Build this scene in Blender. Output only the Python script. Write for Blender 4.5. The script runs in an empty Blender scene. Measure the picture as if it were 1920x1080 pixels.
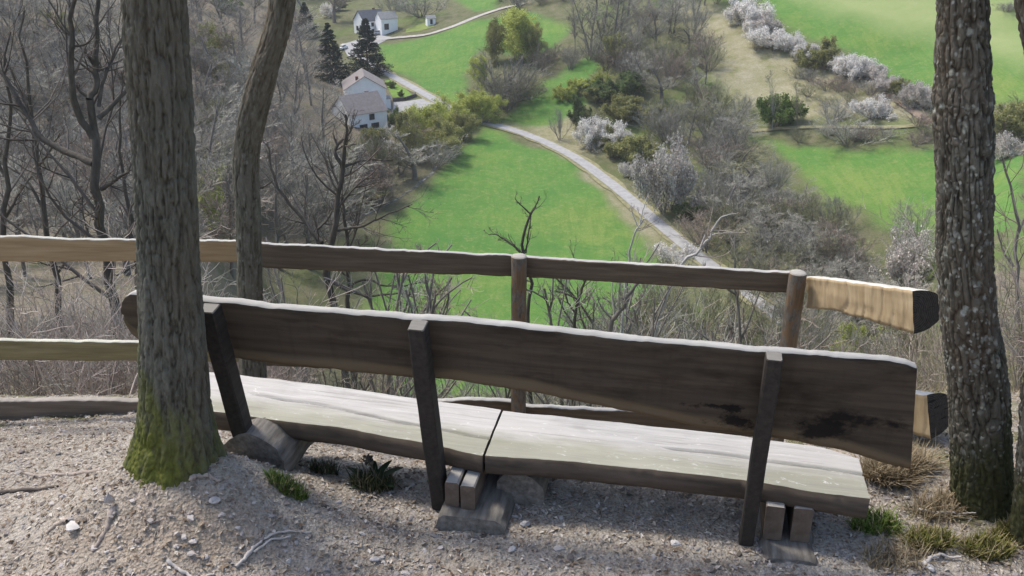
import bpy, math, random
import numpy as np
from mathutils import Vector, Matrix

# ------------------------------------------------------------------ camera, sky, sun, exposure
S = bpy.context.scene
COL = S.collection
EYE = 2.4
PITCH = math.radians(23.0)
FOC = 1700.0                                   # focal length in pixels of the 1920 px wide photograph
cam_d = bpy.data.cameras.new('camera'); cam = bpy.data.objects.new('camera', cam_d); COL.objects.link(cam)
cam.location = (0, 0, EYE); cam.rotation_euler = (math.radians(90) - PITCH, 0, 0)
cam_d.sensor_width = 36.0; cam_d.lens = 36.0 * FOC / 1920.0
cam_d.clip_start = 0.05; cam_d.clip_end = 5000
S.camera = cam
S.render.resolution_x = 1024; S.render.resolution_y = 576
SUN_EL = math.radians(58); SUN_AZ = math.atan2(-0.85, 0.53)
W = bpy.data.worlds.new('World'); S.world = W; W.use_nodes = True
wn = W.node_tree.nodes; wn.clear()
sky = wn.new('ShaderNodeTexSky'); sky.sky_type = 'NISHITA'; sky.sun_disc = False
sky.sun_elevation = SUN_EL; sky.sun_rotation = SUN_AZ; sky.air_density = 1.0; sky.dust_density = 2.5; sky.ozone_density = 1.0
bg = wn.new('ShaderNodeBackground'); bg.inputs['Strength'].default_value = 0.15
wo = wn.new('ShaderNodeOutputWorld')
W.node_tree.links.new(sky.outputs[0], bg.inputs[0]); W.node_tree.links.new(bg.outputs[0], wo.inputs[0])
sun_d = bpy.data.lights.new('sun', 'SUN'); sun_d.energy = 1.9; sun_d.angle = math.radians(10.0); sun_d.color = (1.0, 0.95, 0.88)
sun = bpy.data.objects.new('sun', sun_d); COL.objects.link(sun)
tosun = Vector((math.sin(SUN_AZ) * math.cos(SUN_EL), math.cos(SUN_AZ) * math.cos(SUN_EL), math.sin(SUN_EL)))
sun.rotation_euler = tosun.to_track_quat('Z', 'Y').to_euler(); sun.location = (-20, 20, 40)
S.view_settings.view_transform = 'Standard'; S.view_settings.look = 'None'
S.view_settings.exposure = 0.8; S.view_settings.gamma = 1.0
try: S.view_settings.use_curve_mapping = False
except Exception: pass
S.cycles.max_bounces = 6; S.cycles.diffuse_bounces = 3; S.cycles.glossy_bounces = 2; S.cycles.transparent_max_bounces = 8

# ------------------------------------------------------------------ helpers: noise, rays, terrain
def _hash(ix, iy, iz):
    n = (ix * 374761393 + iy * 668265263 + iz * 2147483647 + 1013904223).astype(np.int64)
    n = (n ^ (n >> 13)) * 1274126177 & 0x7fffffff
    n = (n ^ (n >> 16)) * 2246822519 & 0x7fffffff
    return ((n ^ (n >> 15)) & 0xffffff) / float(0xffffff)
def vn(x, y, z=0.0):
    x, y, z = np.broadcast_arrays(np.asarray(x, float), np.asarray(y, float), np.asarray(z, float))
    xi, yi, zi = np.floor(x).astype(np.int64), np.floor(y).astype(np.int64), np.floor(z).astype(np.int64)
    fx, fy, fz = x - xi, y - yi, z - zi
    fx, fy, fz = fx * fx * (3 - 2 * fx), fy * fy * (3 - 2 * fy), fz * fz * (3 - 2 * fz)
    r = 0
    for dx in (0, 1):
        for dy in (0, 1):
            for dz in (0, 1):
                w = (fx if dx else 1 - fx) * (fy if dy else 1 - fy) * (fz if dz else 1 - fz)
                r = r + w * _hash(xi + dx, yi + dy, zi + dz)
    return r * 2 - 1
def fbm(x, y, z=0.0, o=3):
    r = 0; a = 1.0
    for k in range(o):
        r = r + a * vn(np.asarray(x) * 2 ** k + 17.3 * k, np.asarray(y) * 2 ** k + 5.1 * k, np.asarray(z) * 2 ** k + 3.7 * k); a *= 0.5
    return r
def ss(v, a, b):
    t = np.clip((np.asarray(v, float) - a) / (b - a), 0, 1); return t * t * (3 - 2 * t)
def sp(v, k):
    return k * np.logaddexp(0, np.asarray(v, float) / k)

def ray(px, py):
    u = (px - 960) / FOC; v = (py - 540) / FOC
    return np.array([u, -v * math.sin(PITCH) + math.cos(PITCH), -v * math.cos(PITCH) - math.sin(PITCH)])
def at_y(px, py, Y):
    d = ray(px, py); return np.array([0, 0, EYE]) + d * (Y / d[1])
def at_z(px, py, z=0.0):
    d = ray(px, py); return np.array([0, 0, EYE]) + d * ((z - EYE) / d[2])

ROAD = np.array([(52, 112), (45, 134), (40, 147), (34, 161), (24, 183), (15, 211), (6, 231), (-6, 240), (-21, 257), (-41, 290), (-55, 320), (-62, 342)], float)
def road_x(Y): return np.interp(Y, ROAD[:, 1], ROAD[:, 0])
STREAM = np.array([(-55, 130), (-43, 155), (-31, 180), (-22, 200), (-14.5, 219), (-8, 235), (-4, 250), (2, 268), (10, 290), (14, 320), (10, 360), (8, 420)], float)
def left_x(Y): return np.interp(Y, [0, 130, 180, 219, 240, 258, 290, 340, 420, 800], [-75, -60, -36, -22, -26, -36, -56, -84, -110, -140])

PL = np.array([(4.9, -.40), (5.6, -.95), (6.5, -1.6), (9, -3.0), (14, -5.4), (20, -8.2), (35, -14), (60, -22), (100, -32), (150, -40), (220, -48.4), (300, -54), (900, -60)])
PC = np.array([(4.9, -.80), (5.6, -1.5), (7, -2.6), (10, -5.0), (20, -12.5), (40, -28), (60, -44), (85, -62), (100, -69), (130, -75), (900, -80)])
def floor_z(x, Y):
    return -74.1 + .094 * Y + 0.30 * sp(Y - 430, 12) + .24 * sp(x - road_x(Y) - 10, 5) + .30 * sp(left_x(Y) - x, 6)
def ledge_z(x, y):
    z = -(.40 + .40 * ss(x, -1.3, -.4) * ss(1.9 - x, 0, .4)) * ss(y, 3.4, 4.9) + .28 * np.maximum(0, 2.75 - y)
    z = z + .40 * np.exp(-((x + 1.37) / .50) ** 2 - ((y - 3.06) / .36) ** 2) + .10 * ss(x, 1.7, 2.4) * ss(y, 2.6, 3.6)
    z = z + .012 * fbm(x * 1.7, y * 1.7, 3.3, 2)
    return z
def terrain(x, y):
    x = np.asarray(x, float); y = np.asarray(y, float)
    ye = np.maximum(y, .5); a = x / ye
    wl = 1 - ss(a, -.40, -.20); wr = ss(a, .40, .58)
    prof = np.interp(y, PC[:, 0], PC[:, 1])
    pl = np.interp(y, PL[:, 0], PL[:, 1])
    w = np.maximum(wl, wr)
    hill = prof * (1 - w) + pl * w + .35 * fbm(x * .23, y * .23, 1.0, 2) * ss(y, 5.5, 12) + .8 * fbm(x * .03, y * .03, 2.0, 2) * ss(y, 20, 60)
    fl = floor_z(x, y); fl = 6.0 - 9.0 * np.logaddexp(0, (6.0 - fl) / 9.0); fl = fl + 0.5 * fbm(x * .03, y * .03, 9.0, 2)
    m = np.maximum(hill, fl)
    far = m + 2.0 * np.log1p(np.exp(-np.abs(hill - fl) / 2.0)) * ss(y, 15, 60)
    led = ledge_z(x, y)
    t = ss(y, 4.7, 5.0)
    return led * (1 - t) + far * t
_Y = np.concatenate([np.arange(1, 30, .05), np.arange(30, 700, .25)])
def march(px, py):
    d = ray(px, py); t = _Y / d[1]
    X = d[0] * t; Z = EYE + d[2] * t
    hit = np.nonzero(Z < terrain(X, _Y))[0]
    i = hit[0] if len(hit) else len(_Y) - 1
    return np.array([X[i], _Y[i], float(terrain(X[i], _Y[i]))])
def depth_of(P): return P[1] * math.cos(PITCH) + (EYE - P[2]) * math.sin(PITCH)

# ------------------------------------------------------------------ helpers: meshes and objects
def mesh(name, V, quads=None, tris=None, smooth=True, mats=(), mat_idx=None):
    V = np.asarray(V, np.float32).reshape(-1, 3)
    me = bpy.data.meshes.new(name)
    q = np.zeros((0, 4), np.int32) if quads is None else np.asarray(quads, np.int32).reshape(-1, 4)
    t = np.zeros((0, 3), np.int32) if tris is None else np.asarray(tris, np.int32).reshape(-1, 3)
    me.vertices.add(len(V)); me.vertices.foreach_set('co', V.ravel())
    li = np.concatenate([q.ravel(), t.ravel()]).astype(np.int32)
    me.loops.add(len(li)); me.loops.foreach_set('vertex_index', li)
    n = len(q) + len(t); me.polygons.add(n)
    st = np.concatenate([np.arange(len(q)) * 4, len(q) * 4 + np.arange(len(t)) * 3]).astype(np.int32)
    me.polygons.foreach_set('loop_start', st)
    me.polygons.foreach_set('use_smooth', np.full(n, smooth))
    for m in mats: me.materials.append(m)
    if mat_idx is not None: me.polygons.foreach_set('material_index', np.asarray(mat_idx, np.int32))
    me.update(calc_edges=True); me.validate()
    return me
def tag(o, label=None, cat=None, group=None, kind=None):
    if label: o['label'] = label
    if cat: o['category'] = cat
    if group: o['group'] = group
    if kind: o['kind'] = kind
    return o
def obj(name, me, parent=None, M=None):
    o = bpy.data.objects.new(name, me); COL.objects.link(o)
    if parent is not None:
        o.parent = parent
        if M is not None: o.matrix_basis = M
    elif M is not None: o.matrix_world = M
    return o
def empty(name, loc, rz=0.0):
    o = bpy.data.objects.new(name, None); COL.objects.link(o); o.location = loc; o.rotation_euler = (0, 0, rz); o.empty_display_size = .1
    return o
class Acc:
    """collects pieces of geometry for one mesh"""
    def __init__(s): s.V = []; s.Q = []; s.T = []; s.QM = []; s.TM = []; s.n = 0
    def add(s, V, Q=None, T=None, m=0):
        V = np.asarray(V, float).reshape(-1, 3); s.V.append(V)
        if Q is not None and len(Q): Q = np.asarray(Q).reshape(-1, 4); s.Q.append(Q + s.n); s.QM.append(np.full(len(Q), m))
        if T is not None and len(T): T = np.asarray(T).reshape(-1, 3); s.T.append(T + s.n); s.TM.append(np.full(len(T), m))
        s.n += len(V)
    def box(s, lo, hi, m=0, M=None):
        (a, b, c), (d, e, f) = lo, hi
        V = np.array([(a, b, c), (d, b, c), (d, e, c), (a, e, c), (a, b, f), (d, b, f), (d, e, f), (a, e, f)], float)
        if M is not None: V = V @ np.array(M.to_3x3()).T + np.array(M.translation)
        s.add(V, [(0, 3, 2, 1), (4, 5, 6, 7), (0, 1, 5, 4), (1, 2, 6, 5), (2, 3, 7, 6), (3, 0, 4, 7)], m=m)
    def mesh(s, name, mats, smooth=True):
        Q = np.concatenate(s.Q) if s.Q else None; T = np.concatenate(s.T) if s.T else None
        mi = np.concatenate((s.QM or [np.zeros(0)]) + (s.TM or [np.zeros(0)]))
        return mesh(name, np.concatenate(s.V), Q, T, smooth, mats, mi)
def grid_quads(nr, nc, wrap=False):
    r = np.arange(nr - 1)[:, None]; c = np.arange(nc if wrap else nc - 1)[None, :]
    c2 = (c + 1) % nc
    return np.stack([r * nc + c, r * nc + c2, (r + 1) * nc + c2, (r + 1) * nc + c], -1).reshape(-1, 4)

# ------------------------------------------------------------------ helpers: materials
class Mat:
    def __init__(s, name, rough=.85, spec=.25):
        s.m = bpy.data.materials.new(name); s.m.use_nodes = True; s.nt = s.m.node_tree; s.N = s.nt.nodes
        s.b = s.N['Principled BSDF']; s.b.inputs['Roughness'].default_value = rough; s.b.inputs['Specular IOR Level'].default_value = spec
        s.co = s.N.new('ShaderNodeTexCoord'); s.ge = s.N.new('ShaderNodeNewGeometry')
    def lk(s, a, b): s.nt.links.new(a, b)
    def src(s, space, scale):
        mp = s.N.new('ShaderNodeMapping')
        s.lk(s.ge.outputs['Position'] if space == 'W' else s.co.outputs['Object'], mp.inputs[0])
        mp.inputs['Scale'].default_value = scale if hasattr(scale, '__len__') else (scale,) * 3
        return mp.outputs[0]
    def noise(s, scale, detail=4, rough=.55, space='O', dist=0.0):
        n = s.N.new('ShaderNodeTexNoise'); n.inputs['Scale'].default_value = 1.0; n.inputs['Detail'].default_value = detail
        n.inputs['Roughness'].default_value = rough; n.inputs['Distortion'].default_value = dist
        s.lk(s.src(space, scale), n.inputs['Vector']); return n.outputs['Fac']
    def voro(s, scale, space='O', out='Distance', feature='F1'):
        n = s.N.new('ShaderNodeTexVoronoi'); n.inputs['Scale'].default_value = 1.0; n.feature = feature
        s.lk(s.src(space, scale), n.inputs['Vector']); return n.outputs[out]
    def ramp(s, fac, stops):
        r = s.N.new('ShaderNodeValToRGB'); e = r.color_ramp.elements
        while len(e) < len(stops): e.new(.5)
        for el, (p, c) in zip(e, stops):
            el.position = p; el.color = (c[0], c[1], c[2], 1) if hasattr(c, '__len__') else (c, c, c, 1)
        s.lk(fac, r.inputs[0]); return r.outputs[0]
    def mix(s, fac, a, b, mode='MIX'):
        n = s.N.new('ShaderNodeMix'); n.data_type = 'RGBA'; n.blend_type = mode
        for v, i in ((fac, 0), (a, 6), (b, 7)):
            if hasattr(v, 'node'): s.lk(v, n.inputs[i])
            elif i == 0: n.inputs[0].default_value = v
            else: n.inputs[i].default_value = (v[0], v[1], v[2], 1)
        return n.outputs[2]
    def math(s, op, a, b=0.0, c=None):
        n = s.N.new('ShaderNodeMath'); n.operation = op
        for i, v in enumerate((a, b, c)):
            if v is None: continue
            if hasattr(v, 'node'): s.lk(v, n.inputs[i])
            else: n.inputs[i].default_value = v
        return n.outputs[0]
    def attr(s, name):
        n = s.N.new('ShaderNodeAttribute'); n.attribute_name = name; return n.outputs['Fac']
    def sep(s, space='O'):
        n = s.N.new('ShaderNodeSeparateXYZ'); s.lk(s.ge.outputs['Position'] if space == 'W' else s.co.outputs['Object'], n.inputs[0]); return n.outputs
    def island(s): return s.ge.outputs['Random Per Island']
    def orand(s):
        n = s.N.new('ShaderNodeObjectInfo'); return n.outputs['Random']
    def nz(s):
        n = s.N.new('ShaderNodeSeparateXYZ'); s.lk(s.ge.outputs['True Normal'], n.inputs[0]); return n.outputs[2]
    def col(s, c):
        if hasattr(c, 'node'): s.lk(c, s.b.inputs['Base Color'])
        else: s.b.inputs['Base Color'].default_value = (c[0], c[1], c[2], 1)
        return s
    def bump(s, h, strength=.5, dist=.02):
        n = s.N.new('ShaderNodeBump'); n.inputs['Strength'].default_value = strength; n.inputs['Distance'].default_value = dist
        s.lk(h, n.inputs['Height']); s.lk(n.outputs[0], s.b.inputs['Normal']); return s

def bark_mat(name, dark, mid, light, moss=None, lichen=0.0, moss_z=(0.2, .75), scale=1.0):
    M = Mat(name, .95, .1)
    n1 = M.noise((60 * scale, 60 * scale, 14 * scale), 7, .7)
    n2 = M.noise((5, 5, 2.2), 3); f = M.attr('furrow')
    c = M.ramp(n1, [(.3, dark), (.5, mid), (.72, light)])
    c = M.mix(M.ramp(f, [(.5, 0.0), (1.0, .55)]), c, light)
    c = M.mix(M.math('MULTIPLY', n2, .45), c, (mid[0] * .8, mid[1] * .95, mid[2] * .8))
    c = M.mix(M.ramp(f, [(.0, 1.0), (.45, 0.0)]), c, tuple(v * .45 for v in dark))
    c = M.mix(M.math('MULTIPLY', M.ramp(M.noise((3, 3, 1.2), 3), [(.42, 0.0), (.62, 1.0)]), .35), c, (mid[0] * 1.15, mid[1] * .85, mid[2] * .68))
    if lichen:
      for sc_ in (34, 62):
        v = M.voro((sc_, sc_, sc_ * .8), 'O', 'Color'); v2 = M.noise((4, 4, 3 + sc_ * .02), 2); sx = M.N.new('ShaderNodeSeparateColor'); M.lk(v, sx.inputs[0])
        e = M.voro((sc_, sc_, sc_ * .8), 'O')
        lm = M.math('MULTIPLY', M.ramp(sx.outputs[0], [(.62, 0.0), (.68, 1.0)]), M.ramp(v2, [(.32, 0.0), (.6, lichen)]))
        lm = M.math('MULTIPLY', lm, M.ramp(M.math('ADD', e, M.math('MULTIPLY', M.noise(90, 3), .5)), [(.45, 1.0), (.72, 0.0)]))
        c = M.mix(lm, c, M.ramp(sx.outputs[1], [(.1, (.22, .225, .18)), (.9, (.45, .45, .39))]))
    if moss:
        z = M.sep('W')[2]
        xo = M.sep('O')[0]
        g = M.math('ADD', M.math('MULTIPLY', M.noise((12, 12, 3), 5, .65), 1.1), M.math('ADD', M.math('MULTIPLY', z, -.75 / moss_z[1]), M.math('MULTIPLY', M.math('ABSOLUTE', M.math('ADD', xo, .03)), -1.6)))
        g = M.math('ADD', g, .20)
        g = M.math('ADD', g, M.math('MULTIPLY', f, .12))
        c = M.mix(M.ramp(g, [(.10, 0.0), (.42, .85)]), c, M.ramp(M.noise(40, 4), [(.3, tuple(v * .5 for v in moss)), (.7, moss)]))
    M.col(c).bump(n1, .6, .01)
    return M.m
def wood_mat(name, dark, light, grain=(2.2, 42, 42), rough=.8, top=None, extra=None, bump=.35):
    M = Mat(name, rough, .2)
    g = M.noise(grain, 5, .6); w = M.noise((1.2, 5, 5), 3)
    c = M.mix(M.math('MULTIPLY', w, .6), M.ramp(g, [(.28, dark), (.7, light)]), dark)
    if extra: c = extra(M, c)
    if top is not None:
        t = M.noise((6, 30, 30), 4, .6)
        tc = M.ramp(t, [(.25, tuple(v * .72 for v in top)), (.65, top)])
        c = M.mix(M.ramp(M.nz(), [(.55, 0.0), (.8, 1.0)]), c, tc)  # up-facing faces: pale grey weathering, with the sunlit top brightness painted in too
    M.col(c).bump(g, bump, .006)
    return M.m
def leaf_mat(name, a, b, orand=.25, trans=.25):
    M = Mat(name, .7, .15)
    c = M.ramp(M.island(), [(.05, a), (.95, b)])
    k = M.ramp(M.orand(), [(0.0, 1 - orand), (1.0, 1 + orand)])
    c = M.mix(1.0, c, k, 'MULTIPLY')
    M.col(c)
    if trans:
        t = M.N.new('ShaderNodeBsdfTranslucent'); M.lk(c, t.inputs[0])
        mx = M.N.new('ShaderNodeMixShader'); mx.inputs[0].default_value = trans
        out = M.N['Material Output']
        M.lk(M.b.outputs[0], mx.inputs[1]); M.lk(t.outputs[0], mx.inputs[2]); M.lk(mx.outputs[0], out.inputs[0])
    return M.m
def plain_mat(name, c, rough=.8, var=.15, scale=6.0, spec=.3, space='O'):
    M = Mat(name, rough, spec)
    n = M.noise(scale, 4, .6, space)
    M.col(M.ramp(n, [(.25, tuple(v * (1 - var) for v in c)), (.75, tuple(v * (1 + var) for v in c))]))
    return M.m

MT = {}
MT['bark_big'] = bark_mat('bark_furrowed', (.038, .035, .029), (.102, .095, .076), (.195, .186, .155), moss=(.15, .165, .028), moss_z=(.2, .95))
MT['bark_mid'] = bark_mat('bark_grey', (.045, .038, .03), (.11, .10, .078), (.20, .185, .15), lichen=.25)
MT['bark_right'] = bark_mat('bark_plated', (.038, .032, .026), (.11, .098, .078), (.22, .20, .17), lichen=.9, moss=(.06, .062, .02), moss_z=(.2, .7))
MT['bark_dark'] = plain_mat('bark_dark', (.10, .088, .072), .95, .4, (14, 14, 5), .1)
MT['bark_far'] = plain_mat('bark_far', (.19, .17, .15), .95, .3, 3, .1)
MT['bark_pale'] = plain_mat('bark_pale', (.42, .40, .37), .9, .2, 8, .15)
MT['twig_mauve'] = leaf_mat('twig_mauve', (.205, .192, .155), (.395, .37, .31), .18, 0)
MT['twig_plum'] = leaf_mat('twig_plum', (.15, .134, .112), (.29, .262, .22), .15, 0)
MT['twig_grey'] = leaf_mat('twig_grey', (.21, .20, .165), (.38, .365, .305), .2, 0)
MT['twig_brown'] = leaf_mat('twig_brown', (.17, .135, .105), (.34, .275, .22), .2, 0)
MT['twig_pink'] = leaf_mat('twig_pink', (.235, .19, .162), (.46, .39, .335), .2, 0)
MT['twig_olive'] = leaf_mat('twig_olive', (.17, .17, .09), (.31, .30, .17), .2, 0)
MT['twig_dark'] = leaf_mat('twig_dark', (.085, .072, .06), (.19, .16, .135), .2, 0)
MT['leaf_green'] = leaf_mat('leaf_green', (.085, .125, .042), (.20, .255, .09), .25, .4)
MT['leaf_yellow'] = leaf_mat('leaf_yellow', (.34, .38, .08), (.58, .61, .19), .12, .5)
MT['leaf_olive'] = leaf_mat('leaf_olive', (.20, .205, .07), (.38, .375, .15), .2, .45)
MT['leaf_bright'] = leaf_mat('leaf_bright', (.08, .13, .025), (.22, .30, .07), .2)
MT['blossom'] = leaf_mat('blossom', (.62, .58, .53), (.90, .87, .81), .1, .2)
MT['blossom_pale'] = leaf_mat('blossom_pale', (.40, .355, .315), (.68, .63, .565), .1, .2)
MT['needle'] = leaf_mat('needle', (.010, .020, .012), (.030, .048, .028), .15, 0)
def blade_mat(name, a, b, straw, k=.72):
    M = Mat(name, .8, .12); M.col(M.ramp(M.island(), [(0.0, a), (k, b), (k + .04, tuple(v * .6 for v in straw)), (1.0, straw)])); return M.m
MT['grass_green'] = blade_mat('grass_green', (.07, .11, .02), (.17, .22, .05), (.38, .32, .18), .8)
MT['grass_dry'] = leaf_mat('grass_dry', (.20, .15, .085), (.46, .38, .25), .15)
MT['grass_moss'] = blade_mat('grass_moss', (.08, .085, .02), (.20, .19, .05), (.36, .28, .16), .7)

# ------------------------------------------------------------------ the land: hillside, meadows, dry slopes (one height field)
def in_poly(P, x, y):
    P = np.asarray(P); ins = np.zeros(np.shape(x), bool); n = len(P)
    for i in range(n):
        x1, y1 = P[i]; x2, y2 = P[(i + 1) % n]
        if y1 == y2: continue
        c = ((y1 > y) != (y2 > y)) & (x < (x2 - x1) * (y - y1) / (y2 - y1) + x1)
        ins ^= c
    return ins
def dist_poly(P, x, y):
    P = np.asarray(P); d = np.full(np.shape(x), 1e9); n = len(P)
    for i in range(n):
        a = P[i]; b = P[(i + 1) % n]; ab = b - a; L = max((ab ** 2).sum(), 1e-9)
        t = np.clip(((x - a[0]) * ab[0] + (y - a[1]) * ab[1]) / L, 0, 1)
        d = np.minimum(d, np.hypot(x - a[0] - t * ab[0], y - a[1] - t * ab[1]))
    return d
def world_poly(pts): return np.array([march(*p)[:2] for p in pts])
MEADOWS = [
    [(905, 238), (940, 250), (1000, 277), (1058, 300), (1108, 348), (1160, 398), (1212, 455), (1250, 530), (1330, 690), (760, 740), (690, 560), (722, 440), (775, 380), (820, 340), (865, 285)],
    [(712, 84), (800, 68), (900, 36), (1000, 24), (1065, 55), (1045, 95), (960, 105), (905, 90), (872, 140), (885, 192), (830, 192), (760, 142), (708, 116)],
    [(850, -4), (945, -4), (925, 18), (885, 22)],
    [(940, 222), (1010, 165), (1060, 138), (1120, 98), (1135, 112), (1080, 160), (1110, 190), (1040, 235), (985, 240)],
    [(1405, 252), (1480, 272), (1600, 280), (1750, 280), (1930, 292), (1930, 452), (1750, 440), (1640, 416), (1560, 372), (1480, 312)],
    [(1395, -5), (1930, -5), (1930, 195), (1750, 190), (1680, 152), (1600, 112), (1500, 62)],
]
DRY = [
    [(1275, 22), (1345, 12), (1400, 68), (1500, 108), (1600, 158), (1730, 208), (1745, 240), (1600, 215), (1500, 228), (1360, 180), (1315, 100)],
    [(1030, 275), (1060, 290), (1120, 335), (1180, 380), (1240, 440), (1290, 500), (1250, 500), (1210, 455), (1155, 398), (1100, 348), (1055, 305)],
    [(940, 235), (1010, 215), (1080, 200), (1090, 245), (1120, 290), (1060, 275), (1000, 250)],
]
STRIPES = [[(1480, -8), (1930, -8), (1930, 122), (1850, 104), (1750, 72), (1640, 44), (1560, 22)]]
MP = [world_poly(p) for p in MEADOWS]; DP = [world_poly(p) for p in DRY]; SP = [world_poly(p) for p in STRIPES]
def land_masks(x, y):
    """meadow index (or -1), meadow softness, dry grass, pale mown stripe"""
    jx = x + 1.6 * fbm(x * .12, y * .12, 4.0, 3); jy = y + 1.6 * fbm(x * .12, y * .12, 8.0, 3)
    idx = np.full(x.shape, -1); mm = np.zeros(x.shape); dd = np.zeros(x.shape); st = np.zeros(x.shape)
    for i, P in enumerate(MP):
        ins = in_poly(P, jx, jy); d = dist_poly(P, jx, jy)
        idx[ins & (idx < 0)] = i
        mm = np.maximum(mm, np.where(ins, .5 + .5 * np.clip(d / 1.5, 0, 1), .5 - .5 * np.clip(d / 1.5, 0, 1)))
    for P in DP:
        ins = in_poly(P, jx, jy); d = dist_poly(P, jx, jy)
        dd = np.maximum(dd, np.where(ins, .5 + .5 * np.clip(d / 3, 0, 1), .5 - .5 * np.clip(d / 3, 0, 1)))
    for P in SP:
        ins = in_poly(P, jx, jy); d = dist_poly(P, jx, jy)
        st = np.maximum(st, np.where(ins, .5 + .5 * np.clip(d / 6, 0, 1), .5 - .5 * np.clip(d / 6, 0, 1)))
    return idx, mm, dd, st
def land_mat():
    M = Mat('land', .95, .1)
    n0 = M.noise(.035, 5, .6, 'W'); n1 = M.noise(.35, 5, .65, 'W'); n2 = M.noise(2.5, 4, .7, 'W')
    green = M.ramp(n0, [(.32, (.078, .19, .045)), (.5, (.115, .222, .048)), (.68, (.19, .255, .06))])
    green = M.mix(M.ramp(n1, [(.45, 0.0), (.8, .45)]), green, (.21, .24, .075))
    green = M.mix(M.ramp(n2, [(.3, .5), (.6, 0.0)]), green, (.06, .15, .03))
    n3 = M.noise((1.0, .12, .3), 4, .6, 'W'); green = M.mix(M.ramp(n3, [(.40, .4), (.55, 0.0)]), green, (.075, .17, .03))
    n4 = M.noise(.9, 5, .75, 'W'); green = M.mix(M.ramp(n4, [(.52, 0.0), (.68, .6)]), green, (.245, .25, .095))
    n5 = M.noise(.16, 4, .6, 'W', 1.0); green = M.mix(M.ramp(n5, [(.36, .45), (.5, 0.0)]), green, (.06, .165, .035))
    stripe = M.mix(M.ramp(n1, [(.3, 0.0), (.7, .5)]), (.27, .31, .13), (.185, .265, .08))
    green = M.mix(M.attr('stripe'), green, stripe)
    dry = M.ramp(n1, [(.28, (.17, .19, .07)), (.45, (.27, .255, .15)), (.7, (.36, .335, .24))])
    dry = M.mix(M.ramp(n2, [(.35, .5), (.6, 0.0)]), dry, (.17, .15, .07))
    scrub = M.ramp(n1, [(.25, (.075, .105, .035)), (.5, (.14, .145, .07)), (.75, (.21, .185, .125))])
    scrub = M.mix(M.ramp(n2, [(.3, .55), (.6, 0.0)]), scrub, (.07, .06, .04))
    scrub = M.mix(M.ramp(n0, [(.5, 0.0), (.65, .6)]), scrub, (.10, .16, .035))
    lit = M.ramp(n2, [(.28, (.07, .055, .04)), (.5, (.165, .14, .10)), (.75, (.26, .225, .17))])
    lit = M.mix(M.ramp(n1, [(.52, 0.0), (.7, .6)]), lit, (.10, .12, .045))
    scrub = M.mix(M.attr('wood'), scrub, lit)
    c = M.mix(M.attr('dry'), scrub, dry)
    c = M.mix(M.attr('meadow'), c, green)
    M.col(c).bump(n2, .6, .25)
    return M.m
MT['land'] = land_mat()
NT, NR = 520, 720
th = np.radians(np.linspace(-62, 62, NT)); rr = 3.2 * (640 / 3.2) ** np.linspace(0, 1, NR)
R_, T_ = np.meshgrid(rr, th, indexing='ij')
TX, TY = R_ * np.sin(T_), R_ * np.cos(T_)
TZ = terrain(TX, TY)
inside = (np.abs(TX) < 4.9) & (TY < 5.45)
TZ = TZ - .35 * inside
idx, mm, dd, st = land_masks(TX, TY)
fine = ss(TY, 60, 100)
Vt = np.stack([TX, TY, TZ], -1).reshape(-1, 3)
Qt = grid_quads(NR, NT)
wood = np.clip(ss(left_x(TY) + 14 - TX, 0, 14) * (TY > 130) + (1 - ss(TX / TY, -.34, -.16)) * (TY <= 130) + ss(TX / TY, .42, .56) * (TY < 60), 0, 1)
fi = idx.reshape(-1)[Qt[:, 0]]
def sub_land(name, sel, label_extra=None):
    q = Qt[sel]; u, inv = np.unique(q, return_inverse=True)
    me = mesh(name, Vt[u], inv.reshape(-1, 4)[:, ::-1], None, True, [MT['land']])
    for an, ar in (('meadow', mm), ('dry', dd), ('stripe', st), ('wood', wood)):
        a = me.attributes.new(an, 'FLOAT', 'POINT'); a.data.foreach_set('value', ar.reshape(-1)[u].astype(np.float32))
    return tag(obj(name, me), kind='structure')
sub_land('hillside', fi < 0)
for i in range(len(MP)): 
    if (fi == i).any(): sub_land('meadow', fi == i)

# ------------------------------------------------------------------ the ledge under the bench: trodden ground
def ground_mat():
    M = Mat('trodden_ground', .95, .15)
    n0 = M.noise(1.1, 4, .6, 'W'); n1 = M.noise(9, 5, .7, 'W'); n2 = M.noise(60, 4, .7, 'W')
    v = M.voro(75, 'W', 'Color'); vd = M.voro(75, 'W')
    bw = M.N.new('ShaderNodeRGBToBW'); M.lk(v, bw.inputs[0])
    c = M.ramp(n0, [(.3, (.30, .25, .195)), (.5, (.42, .37, .30)), (.7, (.49, .445, .38))])
    c = M.mix(M.ramp(n1, [(.35, .55), (.6, 0.0)]), c, (.17, .125, .09))
    c = M.mix(M.math('MULTIPLY', M.ramp(bw.outputs[0], [(.2, 0.0), (.8, .8)]), .55), c, (.52, .475, .42))
    c = M.mix(M.ramp(n2, [(.3, .75), (.52, 0.0)]), c, (.09, .07, .055))
    z = M.sep('W')
    f = M.math('SUBTRACT', M.ramp(M.noise(3, 4, .6, 'W'), [(.45, 0.0), (.65, 1.0)]), M.attr('path'))
    c = M.mix(M.ramp(f, [(0.0, 0.0), (.6, .8)]), c, (.13, .13, .05))
    c = M.mix(M.math('MULTIPLY', M.attr('earth'), M.ramp(n1, [(.3, .2), (.6, .6)])), c, M.ramp(n2, [(.3, (.27, .19, .12)), (.65, (.44, .335, .235))]))
    h = M.math('ADD', M.math('MULTIPLY', vd, .6), n2)
    M.col(c).bump(h, .9, .02)
    return M.m
MT['ground'] = ground_mat()
gx = np.concatenate([np.arange(-5.0, -2.6, .05), np.arange(-2.6, 2.6, .0125), np.arange(2.6, 5.01, .05)])
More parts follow.
